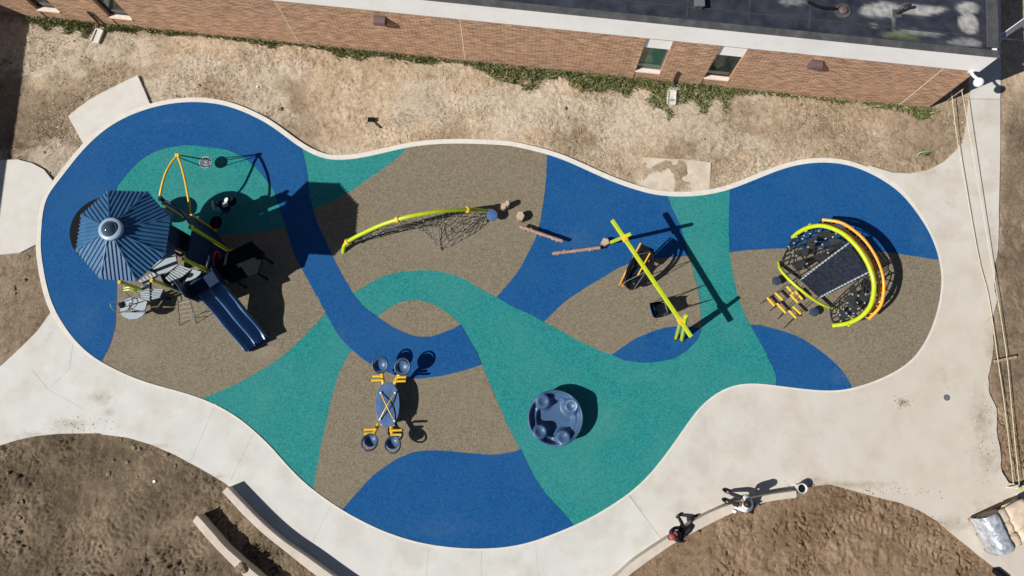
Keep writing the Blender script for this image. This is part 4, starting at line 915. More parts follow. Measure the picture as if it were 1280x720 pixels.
# leaning ladder of thin bars
MB().box((posts['E'] + G(272, 384)) / 2 + Zv * .95, ((G(272, 384) - posts['E']).length - .1, .04, 1.6), ((G(272, 384) - posts['E']).normalized(), Vector((-(G(272, 384) - posts['E']).normalized().y, (G(272, 384) - posts['E']).normalized().x, 0)), Zv)).build('shade_panel', M['navy'], tw, bevel=.01)  # added panel below the slide head to shade the ground behind it
la = [P(236, 371, 1.75), P(246, 404, 0)]; lb = [P(222, 374, 1.7), P(225, 407, 0)]
ld = MB().tube(la, 0.014, 6).build("ladder", M['frame'], tw, smooth=True)
MB().tube(lb, 0.014, 6).build("stile", M['frame'], ld, smooth=True)
for k in range(1, 6):
    t = k / 6.2; MB().tube([lerp(la[0], la[1], t), lerp(lb[0], lb[1], t)], 0.013, 6).build("rung", M['steel'], ld, smooth=True)
# slide: double chute
S0, S1 = P(259, 354, 1.42), P(321.5, 430.5, 0.32); hz = Vector((S1.x - S0.x, S1.y - S0.y, 0)); hl = hz.length; hd = hz / hl; cx_ = Vector((-hd.y, hd.x, 0))
prof = [(-.43, -.22), (-.43, .30), (-.395, .31), (-.37, .06), (-.33, .015), (-.09, .015), (-.05, .08), (-.035, .27), (.035, .27), (.05, .08), (.09, .015), (.33, .015), (.37, .06), (.395, .31), (.43, .30), (.43, -.22)]
NS = 40; rows = []
for i in range(NS + 1):
    t = i / NS; base = 1.42 - 1.10 * (t * t * (3 - 2 * t) * 0.55 + t * 0.45) + 0.06 * math.sin(t * 2 * math.pi * 2.0) * (1 - t * .3)
    wob_ = 0.03 * math.sin(t * 2 * math.pi * 2.0)
    c = S0 + hd * (hl * t); rows.append([Vector((c.x, c.y, max(.28, base))) + cx_ * (s_ * 1.06) + Zv * h_ for s_, h_ in prof])
mb = MB(); n = len(prof)
for row in rows: mb.v += row
for i in range(NS):
    for k in range(n - 1): mb.f.append((i * n + k, i * n + k + 1, (i + 1) * n + k + 1, (i + 1) * n + k))
under = len(mb.v)
for row in rows: mb.v += [row[0] - Zv * .02, row[-1] - Zv * .02]
for i in range(NS): mb.f.append((under + 2 * i, under + 2 * i + 2, under + 2 * i + 3, under + 2 * i + 1))
sl = mb.build("slide", M['slideblue'], tw, smooth='all')
q = lerp(rows[-6][0], rows[-6][-1], .5); MB().tube([Vector((q.x, q.y, 0)), q - Zv * .05], 0.05, 10).build("slide_leg", M['navy'], sl, smooth=True)
for s_ in (0.5,):
    q = lerp(rows[20][0], rows[20][-1], s_); MB().tube([Vector((q.x, q.y, 0)), q - Zv * .05], 0.05, 10).build("slide_leg", M['navy'], sl, smooth=True)
# hood over the head of the slide
hd0 = P(250, 353, 2.3); hood = MB()
hood.box(Vector((S0.x, S0.y, 2.12)) + hd * .12 - cx_ * -.0 + cx_ * (.56 if (cx_.x * -1 + cx_.y * -1) > 0 else -.56), (0.75, 0.05, 1.15), (hd, cx_, Zv))
for sgn in (-1, 1): hood.box(Vector((S0.x, S0.y, 1.62)) + hd * .05 + cx_ * (sgn * .52), (0.75, 0.05, .66), (hd, cx_, Zv))
hood.box(Vector((S0.x, S0.y, 2.02)) + hd * .22, (0.5, 1.09, 0.05), (hd, cx_, Zv))

hood.box(Vector((S0.x, S0.y, 1.32)) - hd * .22, (0.5, 1.04, 0.06), (hd, cx_, Zv))
ho = hood.build("slide_hood", M['navy'], tw, bevel=.02)
MB().tube([Vector((S0.x, S0.y, 1.98)) + cx_ * .5 + hd * .42, Vector((S0.x, S0.y, 1.98)) - cx_ * .5 + hd * .42], 0.022, 7).build("grab_bar", M['steel'], ho, smooth=True)
# overhead arm
arm = MB().tube(cpts([(199,251,1.91),(201.5,236,2.11),(207,217,2.19),(214,204,2.17),(222,194,2.13)], 6), 0.042, 10).build("swing_arm", M['yellow'], tw, smooth=True)
MB().tube(cpts([(237,268,1.91),(236,252,2.09),(232,229,2.19),(227.5,210,2.17),(222.3,195,2.13)], 6), 0.042, 10).build("swing_arm", M['yellow'], tw, smooth=True)
AP = P(222, 194, 2.13); MB().box(AP, (0.16, 0.12, 0.12)).build("arm_joint", M['yellow'], tw, bevel=.02)
# disc swing hanging from the arm
dc_ = P(257, 203, 0.42)
ds = thing("disc_swing", "round pale disc swing hanging on ropes from the yellow arm", "swing", dc_)
seat = MB().lathe(dc_, [(0.24, -0.03), (0.25, 0.0), (0.24, 0.02), (0.18, 0.015)], 28).build("seat", M['deck'], ds, smooth=True)
mb = MB()
for k in range(3): mb.tube(ring_pts(dc_ + Zv * .025, 0.07 + .06 * k, Vector((1, 0, 0)), Vector((0, 1, 0)), 20), 0.012, 4, closed=True)
mb.build("seat_ridges", M['darknet'], ds)
for k in range(3):
    a = k * 2.1 + .4; MB().tube([dc_ + Vector((.21 * math.cos(a), .21 * math.sin(a), .03)), AP + Vector((.05 * math.cos(a), .05 * math.sin(a), -.05))], 0.018, 6).build("rope", M['darkrope'], ds, smooth=True)
# pod climber on the teal beside the tower
b0 = G(283, 264)
pc = thing("pod_climber", "small dark climber with pale blue foot plates on teal beside the tower", "climber", b0)
MB().tube([b0, b0 + Zv * 1.0], 0.06, 12).build("post", M['navy'], pc, smooth=True)
for (x, y, z, r1, r2, an, m) in ((266.5,257,.5,.24,.06,-70,'ringblue'), (273,258,.6,.24,.06,-80,'ringblue'), (282,255.5,.85,.16,.10,30,'deck'), (283,250,.95,.10,.07,60,'whiteplastic'), (290,252,.9,.20,.18,20,'black'), (276,254,.7,.20,.12,10,'navy'), (283,261,.7,.2,.15,0,'navy'), (270,278,.35,.26,.26,0,'black')):
    q = P(x, y, z); a = R(an); X = Vector((math.cos(a), math.sin(a), .15)).normalized(); Y = Zv.cross(X).normalized()
    pl_ = MB().lathe(q, [(0.75, -.03), (1.0, 0.0), (0.9, .03), (.3, .035)], 16, (X * r1, Y * r2, Zv)).build("foot_plate", M[m], pc, smooth=True)
    MB().tube([q - Zv * .02, Vector((b0.x, b0.y, max(.1, z - .2)))], 0.025, 6).build("bracket", M['navy'], pl_, smooth=True)

# ---------------------------------------------------------------- lime arch with rope net
arc = cpts([(429,315.5,0),(430.5,307,.30),(437,300.5,.54),(455,291,.95),(480,280,1.45),(510,271,1.8),(540,265.5,1.76),(565,263,1.45),(590,262,.95),(605,263.5,.5),(619,267,0.0)], 6)
an = thing("net_arch_climber", "low lime green arched tube with yellow clamps and a rope net", "climber", arc[0])
MB().tube(arc, 0.075, 12).build("arch_tube", M['lime'], an, smooth=True)
for t in (0.085, 0.42, 0.80):
    q = along(arc, t); d = (along(arc, min(1, t + .01)) - along(arc, t - .01)).normalized(); X = d.orthogonal().normalized(); Y = d.cross(X)
    MB().lathe(q, [(0.08, -.07), (0.115, -.06), (0.13, 0), (0.115, .06), (0.08, .07)], 14, (X, Y, d)).build("clamp", M['yellow'], an, smooth=True)
top = [along(arc, .09 + .84 * k / 30) - Zv * .06 for k in range(31)]
low = cpts([(441,303.5,.35),(470,293.5,.7),(500,286.5,.95),(530,289,.6),(552,310.5,.03),(574,297,.35),(598,281,.3),(613,269,.06)], 6)
mb, gg = ropenet(top, low, 24, 5, 0.013, 0.06, 0.05); net = mb.build("rope_net", M['rope'], an)
mb = MB(); rng_ = random.Random(4)
for i in range(2, 24):
    for j in range(1, 6):
        if rng_.random() < .35: mb.ell(gg[i][j], (.028, .028, .028), 6, 4)
tag(mb.build("net_clips", M['deck'], an), kind='stuff')
q = gg[15][5]; MB().lathe(P(552, 311, 0), [(0.07, 0), (0.07, .03), (.03, .05)], 10).build("ground_anchor", M['frame'], an, smooth=True)

# stepping pod, stumps and logs
def pod(px, py, z, r, label, m='podblue', group=None):
    q = P(px, py, z); t = thing("stepping_pod", label, "stepping pod", (q.x, q.y, 0), group=group)
    MB().lathe(q, [(r * .5, -.10), (r * .92, -.06), (r, -.02), (r * .95, .02), (r * .6, .035)], 20).build("step_top", M[m], t, smooth=True)
    MB().tube([Vector((q.x, q.y, 0)), q - Zv * .08], 0.055, 10).build("stem", M['navy'], t, smooth=True)
    return t
pod(615, 269, .42, .22, "round blue stepping pod at the low end of the lime arch")
def stump(px, py, z, r, label, sx=1.0, rot=0.0, n=6):
    q = P(px, py, z); t = thing("log_stump", label, "stump", (q.x, q.y, 0), group="tan log stumps of the balance trail")
    rn = random.Random(int(px)); pts = []
    for k in range(n):
        a = 2 * math.pi * k / n + rot; pts.append(Vector((q.x + r * sx * math.cos(a) * rn.uniform(.9, 1.1), q.y + r * math.sin(a) * rn.uniform(.9, 1.1), 0)))
    MB().prism(pts, 0, z).build("trunk", M['wood'], t, bevel=.02)
    c = sum(pts, Vector()) / n; MB().prism([lerp(c, p_, .86) for p_ in pts], z - .01, z + .008).build("top_face", M['woodend'], t)
stump(629.5, 257.5, .35, .15, "narrow tan stump just beyond the blue stepping pod", .8, .3)
stump(634, 254, .45, .13, "darker small stump touching the narrow tan stump", .8, .8)
stump(650.5, 269.5, .36, .20, "oblong tan stump standing alone above the first log", .8, 1.0)
stump(757, 302, .32, .17, "squarish tan stump against the foot of the swing leg", 1.0, .8, 5)
def log(a, b, z, r, label):
    p, q = P(*a, z), P(*b, z); t = thing("balance_log", label, "log", ((p.x + q.x) / 2, (p.y + q.y) / 2, 0), group="balance logs between arch and swing")
    n = 9; pts = [lerp(p, q, k / n) + Vector((0, 0, .012 * math.sin(k * 2.1))) for k in range(n + 1)]
    MB().tube(pts, [r * (1 + .08 * math.sin(k * 1.7)) for k in range(n + 1)], 9).build("trunk", M['wood'], t, smooth=True)
    d = (q - p).normalized()
    for s_ in (.12, .5, .88):
        c = lerp(p, q, s_); MB().tube([Vector((c.x, c.y, 0)), c - Zv * (r * .6)], 0.045, 8).build("leg", M['wood'], t, smooth=True)
    for s_, sg in ((0.25, 1), (.78, -1)):
        c = lerp(p, q, s_) + Vector((-d.y, d.x, 0)) * (r * .9 * sg); MB().ell(c, (.04, .04, .035), 8, 6).build("knot", M['woodend'], t, smooth='all')
    for c, sg in ((p, -1), (q, 1)): MB().lathe(c + d * (sg * .004), [(r * .9, -.004), (r * .9, .004)], 12, (Vector((-d.y, d.x, 0)), Zv, d)).build("end_face", M['woodend'], t)
log((650, 283), (703, 301.5), .33, .065, "brown faux log beam sloping down from the lone stump onto blue")
log((691, 317), (750, 309.5), .28, .065, "thin pinkish log beam on blue leading to the swing leg")

# ---------------------------------------------------------------- single beam swing frame
E0, E1 = P(765, 275, 2.42), P(864, 421, 2.05)
sf = thing("swing_frame", "lime green swing frame with one long top beam and crossed legs", "swing frame", G(815, 360))
def square_bar(a, b, w_, name, m): return MB().bar(a, b, w_, w_).build(name, m, sf, bevel=.02)
square_bar(E0, E1, .135, "top_beam", M['lime'])
def leg(a, b, w_=.13):
    o = square_bar(P(*a, -.02), P(*b), w_, "leg", M['lime']); q = P(*a); MB().lathe(q, [(0.10, 0), (0.10, .02), (.07, .03)], 14).build("base_plate", M['frame'], o, smooth=True)
leg((762, 303.5), (787, 293, 2.95)); leg((852.5, 425), (857.5, 395, 2.72)); leg((845, 423), (850.5, 403, 2.2), .11)
for t in (.16, .87):
    q = lerp(E0, E1, t); d = (E1 - E0).normalized(); MB().box(q, (.19, .19, .26), (d.cross(Zv).normalized(), Zv, d)).build("collar", M['yellow'], sf, bevel=.03)
def beam_at(t, off=0.0): return lerp(E0, E1, t) - Zv * .07
# face to face swing
C0 = G(795, 339, 0.5); dl = Vector((-.44, -.9, 0)).normalized(); el = Vector((.9, -.44, 0)).normalized(); el = Vector((-dl.y, dl.x, 0)); el = el if el.x > 0 else -el
fs = thing("face_to_face_swing", "two seat swing with curved orange side rails hanging under the beam", "swing", C0)
def FZP(s_): return .46 + 1.0 * ((1 - s_) / 2) ** 1.6 + .12 * max(0, s_) ** 2
def rail(off, hl_, zoff=0.0):
    return [C0 + el * off + dl * (s_ * hl_) + Zv * (zoff + FZP(s_)) for s_ in [-1 + k / 8 for k in range(17)]]
for off in (-.34, -.22, .12):
    MB().tube(rail(off, .78 if off < 0 else .58), 0.03, 8).build("side_rail", M['orange'], fs, smooth=True)
def seat_sheet(s0, s1, zo, name, m):
    mb = MB(); k_ = 7
    for i in range(k_ + 1):
        s_ = s0 + (s1 - s0) * i / k_; z = FZP(s_) + zo
        for off, dz in ((-.30, .0), (-.18, -.03), (.08, -.03), (.2, 0)): mb.v.append(C0 + el * off + dl * (s_ * .72) + Zv * (z + dz))
    for i in range(k_):
        for j in range(3): mb.f.append((i * 4 + j, i * 4 + j + 1, (i + 1) * 4 + j + 1, (i + 1) * 4 + j))
    o = mb.build(name, m, fs, smooth='all'); sd_ = o.modifiers.new("thick", 'SOLIDIFY'); sd_.thickness = .04
seat_sheet(-1.05, -.15, .0, "seat", M['black']); seat_sheet(.25, .98, .0, "seat", M['black'])
mb = MB(); mb.box(C0 + Zv * .62 - el * .05, (.34, .5, .05), (dl, el, Zv)); mb.build("foot_well", M['navy'], fs, bevel=.01)
for s_, t in ((-1, .30), (1, .44)):
    for off in (-.3, .2):
        MB().tube([C0 + el * off + dl * (s_ * .7) + Zv * FZP(s_ * .9), beam_at(t)], 0.014, 6).build("hanger_rod", M['steel'], fs, smooth=True)
for rr_, zz_ in ((.62, .30), (.50, .22)):
    hp_ = [C0 + dl * (rr_ * 1.18 * math.cos(a_)) + el * (.04 + rr_ * .62 * math.sin(a_)) + Zv * (FZP(rr_ * 1.5 * math.cos(a_)) + zz_ * math.sin(a_) ** 2) for a_ in [2 * math.pi * k / 28 for k in range(28)]]
    MB().tube(hp_, .05, 8, closed=True).build("shadow_hoop", M['black'], fs, smooth=True)  # black hoops added to round out the swing's cast shadow
# bucket swing
bq = G(825, 386.5, .62); bx = Vector((1, .22, 0)).normalized(); by = Vector((-bx.y, bx.x, 0))
bs = thing("bucket_swing", "black moulded bucket seat swing on chains near the crossed legs", "swing", bq)
mb = MB(); prof = [(-.46, 1.15, .22), (-.38, .84, .28), (-.26, .58, .30), (-.05, .50, .30), (.18, .50, .29), (.36, .58, .26), (.44, .76, .18)]
for (x, z, w_) in prof:
    for sg, dz in ((-1, .12), (-.82, .0), (0, -.03), (.82, .0), (1, .12)): mb.v.append(bq + bx * x + by * (w_ * sg) + Zv * (z + dz))
for i in range(len(prof) - 1):
    for j in range(4): mb.f.append((i * 5 + j, i * 5 + j + 1, (i + 1) * 5 + j + 1, (i + 1) * 5 + j))
o = mb.build("seat_shell", M['black'], bs, smooth='all'); o.modifiers.new("thick", 'SOLIDIFY').thickness = .03
MB().box(bq + bx * -.33 + Zv * .84, (.02, .36, .34), (Vector((bx.x, bx.y, -.3)).normalized(), by, Vector((.3 * bx.x, .3 * bx.y, 1)).normalized())).build("back_pad", M['podblue'], bs, bevel=.008)
MB().box(bq + bx * .06 + Zv * .515, (.42, .40, .03), (bx, by, Zv)).build("seat_pad", M['greyframe'], bs, bevel=.008)
MB().tube([bq + bx * .1 - by * .25 + Zv * .60, bq + bx * .22 - by * .2 + Zv * .72, bq + bx * .22 + by * .2 + Zv * .72, bq + bx * .1 + by * .25 + Zv * .60], .025, 7).build("safety_bar", M['steel'], bs, smooth=True)
for sg, t in ((-1, .79), (1, .66)):
    for xx, zz in ((-.28, .85), (.12, .55)):
        MB().tube([bq + bx * xx + by * (.24 * sg) + Zv * zz, beam_at(t)], .014, 5).build("chain", M['darkrope'], bs, smooth=True)

# ---------------------------------------------------------------- four seat rocker
rk = thing("four_seat_rocker", "four seat rocker with a blue oval table, yellow straps and round seats", "rocker", G(485, 506, .6))
rcx = P(484.5, 505.5, .6)
MB().tube([Vector((rcx.x, rcx.y, 0)), rcx - Zv * .05], 0.16, 16).build("spring_post", M['navy'], rk, smooth=True)
MB().lathe(Vector((rcx.x, rcx.y, 0)), [(.3, 0), (.3, .03), (.18, .05)], 20).build("base_plate", M['navy'], rk, smooth=True)
ax_ = Vector((.03, -1, 0)).normalized(); ay_ = Vector((1, .03, 0)).normalized()
pts = []
for k in range(36):
    a = 2 * math.pi * k / 36; pts.append(rcx + ax_ * (.80 * math.cos(a)) + ay_ * (.46 * math.sin(a) * (1 + .06 * math.cos(2 * a))))
MB().prism(pts, .52, .62).build("table", M['podblue'], rk, bevel=.03)
pts2 = [lerp(rcx, p_, .62) + Zv * .0 for p_ in pts]; MB().prism(pts2, .60, .626).build("table_inlay", M['midblue'], rk)
for (a, b) in (((476, 491, .66), (493, 526, .66)), ((494, 491, .66), (475, 524, .66))):
    p, q = P(*a), P(*b); m_ = (p + q) / 2 + Zv * .14
    MB().tube(cr([p, lerp(p, m_, .5) + Zv * .03, m_, lerp(q, m_, .5) + Zv * .03, q], 4), .02, 7).build("strap_bar", M['yellow'], rk, smooth=True)
    for e in (p, q): MB().ell(e, (.045, .045, .04), 10, 6).build("bar_foot", M['whiteplastic'], rk, smooth='all')
for (sx, sy, ix, iy, hx, hy) in ((475, 456, 480, 483, -1, -1), (503, 458.5, 491, 484, 1, -1), (462, 553, 473, 530, -1, 1), (491, 556, 489, 531, 1, 1)):
    sc_ = P(sx, sy, .78); inn = P(ix, iy, .5); outw = (Vector((sc_.x, sc_.y, 0)) - Vector((rcx.x, rcx.y, 0))).normalized(); sidev = Vector((-outw.y, outw.x, 0))
    tilt = 0.22 if hy < 0 else .30; Z_ = (Zv + outw * -tilt).normalized(); X_ = (outw - Z_ * outw.dot(Z_)).normalized(); Y_ = Z_.cross(X_)
    rt = MB().tube(ring_pts(sc_, .27, X_ * 1.12, Y_, 28), .033, 8, closed=True).build("seat", M['navy2'], rk, smooth='all')
    c = sc_ - X_ * (.02 if hy < 0 else .065); r0 = .25 if hy < 0 else .235
    mb = MB(); mb.lathe(c, [(.03, -.17), (r0 * .6, -.15), (r0 * .92, -.08), (r0, 0), (r0 - .025, 0), (r0 * .85, -.07), (r0 * .5, -.125), (.03, -.14)], 24, (X_, Y_, Z_)); mb.build("seat_bowl", M['midblue'], rt, smooth='all')
    am = MB().tube(cr([inn, lerp(inn, sc_, .5) - Zv * .02, sc_ - X_ * .29 - Zv * .05], 5), .068, 8).build("arm", M['yellow'], rk, smooth=True)
    m_ = lerp(inn, sc_, .28) + Zv * .18
    MB().tube([lerp(inn, sc_, .28), m_], .035, 8).build("handle_post", M['yellow'], am, smooth=True)
    MB().tube([m_ - ay_ * (.05 * hx), m_ + ay_ * (.40 * hx)], .045, 8).build("handle", M['yellow'], am, smooth=True)
    MB().tube([m_ + outw * .16 - ay_ * (.05 * hx) - Zv * .1, m_ + outw * .16 + ay_ * (.34 * hx) - Zv * .1], .05, 8).build("foot_rest", M['yellow'], am, smooth=True)
    MB().ell(m_ + ay_ * (.42 * hx), (.035, .035, .035), 8, 6).build("grip", M['black'], am, smooth='all')
for yy in (484, 531): MB().tube([P(476, yy, .52), P(493, yy, .52)], .05, 8).build("cross_tube", M['yellow'], rk, smooth=True)

# ---------------------------------------------------------------- spinner bowl
sp0 = G(694, 522.5, .5)
sp = thing("spinner_bowl", "round blue moulded spinner bowl with four tall seat humps on teal", "spinner", sp0)
hc_ = []
for (x, y) in ((678, 500.5), (711.5, 509.5), (703, 544), (677, 538)):
    q = G(x, y, .6) - sp0; hc_.append((math.atan2(q.y, q.x), .735))
def st(e0, e1, x):
    t = max(0.0, min(1.0, (x - e0) / (e1 - e0))); return t * t * (3 - 2 * t)
def bowl_z(rr, a):
    z = .23 + .19 * st(.60, .70, rr) + .22 * st(.84, .96, rr) - .03 * st(.975, 1.0, rr)
    for (ha, hr) in hc_:
        d2 = math.hypot(rr * math.cos(a) - hr * math.cos(ha), rr * math.sin(a) - hr * math.sin(ha))
        top = .62 + .02 * math.exp(-((d2 - .19) / .05) ** 2) - .03 * st(.15, 0, d2) + .10 * st(-.1, .25, rr - hr)
        lip = .07 * math.exp(-((d2 - .31) / .05) ** 2) * st(.1, -.05, rr - hr)
        m_ = 1 - st(.235, .315, d2); z = z * (1 - m_) + max(z, top) * m_ + lip * (1 - m_)
        z += .10 * math.exp(-((rr * (a - ha + math.pi) % (2 * math.pi * rr) - math.pi * rr) / .28) ** 2) * st(.84, .96, rr) * (1 - m_) if rr > .8 else 0
    return z
mb = MB(); seg = 112; rings_ = [.02] + [.08 + .92 * k / 46 for k in range(47)]
for rr in rings_:
    for k in range(seg):
        a = 2 * math.pi * k / seg; mb.v.append(sp0 + Vector((rr * math.cos(a), rr * math.sin(a), bowl_z(rr, a))))
for (rr, f_) in ((1.015, .93), (1.0, .75), (.95, .45), (.82, .16), (.66, .1)):
    for k in range(seg):
        a = 2 * math.pi * k / seg; mb.v.append(sp0 + Vector((rr * math.cos(a), rr * math.sin(a), bowl_z(1.0, a) * f_ if f_ > .2 else .6 * f_)))
nr_ = len(rings_) + 5
for i in range(nr_ - 1):
    for k in range(seg): mb.f.append((i * seg + k, i * seg + (k + 1) % seg, (i + 1) * seg + (k + 1) % seg, (i + 1) * seg + k))
mb.f.append(tuple(range(seg))[::-1])
mb.build("bowl", M['midblue'], sp, smooth='all')
MB().lathe(sp0, [(.42, 0), (.42, .07), (.3, .09)], 24).build("spinner_base", M['navy'], sp, smooth=True)

# ---------------------------------------------------------------- big curved net climber
nc = thing("net_dome_climber", "large climber of curved lime and orange tubes holding dark nets and a belt ramp", "climber", G(1035, 350))
a0, a1 = P(991, 296.5, 0.05), P(1041, 407.5, 0.05)
limeA = cpts([(991,296.5,0.05),(999,290,0.45),(1012,284,0.90),(1030,282.5,1.35),(1052,291,1.71),(1070,307,1.94),(1083,326,2.02),(1090.5,345,2.02),(1092.5,362,1.89),(1088,382,1.57),(1076,396,1.08),(1060,404,0.54),(1041.5,407,0.05)], 6)
MB().tube(limeA, 0.082, 12).build("arch_tube", M['lime'], nc, smooth=True)
limeB = cpts([(973,328,.05),(975,336,.35),(982,345,.55),(990,353,.65),(1000,361.5,.7),(1010,369.5,.68),(1020,376.5,.55),(1032,382.5,.35),(1045,386.5,.05)], 6)
MB().tube(limeB, 0.055, 10).build("low_tube", M['lime'], nc, smooth=True)
or1 = [(1028,274.5,0.77),(1050,278,1.08),(1066,287,1.30),(1082,302,1.48),(1095,322,1.57),(1103,344,1.57),(1104.5,364,1.44),(1100,383,1.17),(1086,398.5,0.77)]
or2 = [(1029,280,0.68),(1047,283.5,0.99),(1061,292,1.26),(1076,305.5,1.44),(1088.5,325,1.53),(1097,346,1.53),(1099,364,1.40),(1094.5,381,1.12),(1080.5,395.5,0.72)]
O1, O2 = cpts(or1, 6), cpts(or2, 6)
MB().tube(O1, 0.06, 10).build("orange_rail", M['orange'], nc, smooth=True); MB().tube(O2, 0.045, 10).build("orange_rail", M['orange'], nc, smooth=True)
for k in range(19):
    t = k / 18; p, q = along(O1, t), along(O2, min(1, t + (.02 if k % 2 else -.02)) if 0 < k < 18 else t)
    MB().tube([p, q], 0.022, 6).build("rail_link", M['orange'], nc, smooth=True)
for (t, s_) in ((.02, .9), (.98, .9), (.33, .5), (.66, .5)):
    p = along(O1, t); MB().tube([Vector((p.x, p.y, 0)), p], 0.035, 8).build("leg", M['navy'], nc, smooth=True)
for t in (.12, .9):
    q = along(limeA, t); MB().box(q, (.1, .36, .1), (Vector((.8, -.6, 0)), Vector((.6, .8, 0)), Zv)).build("clamp", M['lime'], nc, bevel=.02)
# belt ramp between low tube and high arch
R00, R01 = P(1000.5, 350, .72), P(1024, 372, .62); R10, R11 = P(1061, 304, 1.8), P(1086.5, 340, 1.9)
mb = MB(); NB = 17
for k in range(NB):
    t = (k + .5) / NB; p, q = lerp(R00, R01, t), lerp(R10, R11, t); d = (R01 - R00).normalized()
    pts_ = [lerp(p, q, u_) - Zv * (.18 * 4 * u_ * (1 - u_)) + Zv * (.012 * (1 if (k + j) % 2 else -1)) for j, u_ in enumerate([i / 24 for i in range(25)])]
    for i in range(24):
        a, b = pts_[i], pts_[i + 1]; wv2 = d * .033; o_ = len(mb.v)
        mb.v += [a - wv2, a + wv2, b + wv2, b - wv2, a - wv2 - Zv * .012, a + wv2 - Zv * .012, b + wv2 - Zv * .012, b - wv2 - Zv * .012]
        mb.f += [(o_, o_ + 1, o_ + 2, o_ + 3), (o_ + 4, o_ + 7, o_ + 6, o_ + 5)]
tag(mb.build("ramp_belts", M['darknet'], nc), kind='stuff')
mb = MB()
for k in range(24):
    u_ = (k + .5) / 24; p, q = lerp(R00, R10, u_) - Zv * (.18 * 4 * u_ * (1 - u_)), lerp(R01, R11, u_) - Zv * (.18 * 4 * u_ * (1 - u_)); d = (R10 - R00).normalized() * .032
    pts_ = [lerp(p, q, i / NB) - Zv * (.012 * (1 if (k + i) % 2 else -1)) for i in range(NB + 1)]
    for i in range(NB):
        a, b = pts_[i], pts_[i + 1]; o_ = len(mb.v); mb.v += [a - d, a + d, b + d, b - d]; mb.f.append((o_, o_ + 3, o_ + 2, o_ + 1))
tag(mb.build("cross_belts", M['darknet'], nc), kind='stuff')
for (p, q) in ((R00, R10), (R01, R11)):
    pts_ = [lerp(p, q, i / 16) - Zv * (.16 * 4 * (i / 16) * (1 - i / 16)) + Zv * .02 for i in range(17)]
    eb = MB().tube(pts_, .026, 7).build("edge_rope", M['edge'], nc, smooth=True)
    mb = MB()
    for i in range(1, 16): mb.ell(pts_[i] + Zv * .03, (.045, .045, .03), 6, 4)
    tag(mb.build("edge_clips", M['deck'], eb), kind='stuff')
# side nets with rubber leaves and pale clips
rn = random.Random(8)
def sidenet(A, B, nu, nv, leaves, clips, sag):
    mb, g_ = ropenet(A, B, nu, nv, .024, sag, .07); nt_ = mb.build("rope_net", M['darkrope'], nc)
    for (i, j, di, dj) in leaves:
        pl_ = [g_[i][j], g_[i + di][j], g_[i + di][j + dj], g_[i][j + dj]]; c = sum(pl_, Vector()) / 4
        outl = cr([lerp(c, p_, .95) for p_ in pl_], 4, True); mb2 = MB(); o_ = 0
        mb2.v = [p_ + Zv * .015 for p_ in outl] + [c + Zv * .0]; n_ = len(outl); mb2.f = [(k, (k + 1) % n_, n_) for k in range(n_)]
        o = mb2.build("rubber_leaf", M['membrane_'], nt_); o.modifiers.new("thick", 'SOLIDIFY').thickness = .02
    for (i, j) in clips:
        a = rn.random() * 3.1; MB().box(g_[i][j] + Zv * .05, (.075, .045, .04), (Vector((math.cos(a), math.sin(a), 0)), Vector((-math.sin(a), math.cos(a), 0)), Zv)).build("net_clip", M['deck'], nt_, bevel=.01)
M['membrane_'] = mat("charcoal_leaf", (0.022, 0.022, 0.024), 0.75, var=0.35, scale=9, spec=.2)
topA = [along(limeA, .03 + .34 * k / 20) - Zv * .05 for k in range(21)]
botA = [along([P(974, 331, .15), P(980, 337, .3), P(989, 345, .5), R00], k / 10) for k in range(11)]
midA = [lerp(along(botA, k / 10), lerp(R00, R10, k / 10), k / 10 * .6) for k in range(11)]
sidenet([along(limeA, .02 + .36 * k / 20) - Zv * .05 for k in range(21)], [lerp(P(975, 334, .25), R10 - Zv * .1, k / 12) * 1.0 - Zv * (.25 * math.sin(math.pi * k / 12)) for k in range(13)], 8, 6,
        [(3, 2, 1, 2), (4, 1, 2, 1), (2, 4, 1, 1), (5, 3, 1, 1), (6, 2, 1, 2)],
        [(1, 1), (1, 2), (2, 1), (2, 2), (3, 1), (4, 1), (4, 3), (5, 2), (6, 1), (6, 2), (3, 4), (5, 4), (2, 5), (0, 2), (1, 4)], .15)
sidenet([lerp(P(975, 334, .25), R10 - Zv * .1, k / 12) - Zv * (.25 * math.sin(math.pi * k / 12)) for k in range(13)], [lerp(P(990, 352, .6), R10, k / 12) - Zv * (.2 * math.sin(math.pi * k / 12)) for k in range(13)], 6, 2,
        [(1, 0, 1, 1), (3, 0, 1, 2)], [(2, 1), (4, 1)], .0)
sidenet([along(limeA, .985 - .36 * k / 20) - Zv * .05 for k in range(21)], [lerp(P(1038, 384, .3), R11 - Zv * .1, k / 12) - Zv * (.3 * math.sin(math.pi * k / 12)) for k in range(13)], 8, 5,
        [(1, 1, 1, 2), (3, 1, 1, 2), (3, 3, 1, 1), (5, 1, 1, 2), (4, 3, 1, 2)],
        [(1, 1), (1, 2), (2, 1), (2, 3), (3, 1), (3, 2), (3, 3), (4, 1), (4, 2), (5, 1), (5, 3), (6, 2), (2, 2), (1, 3), (4, 4)], .15)
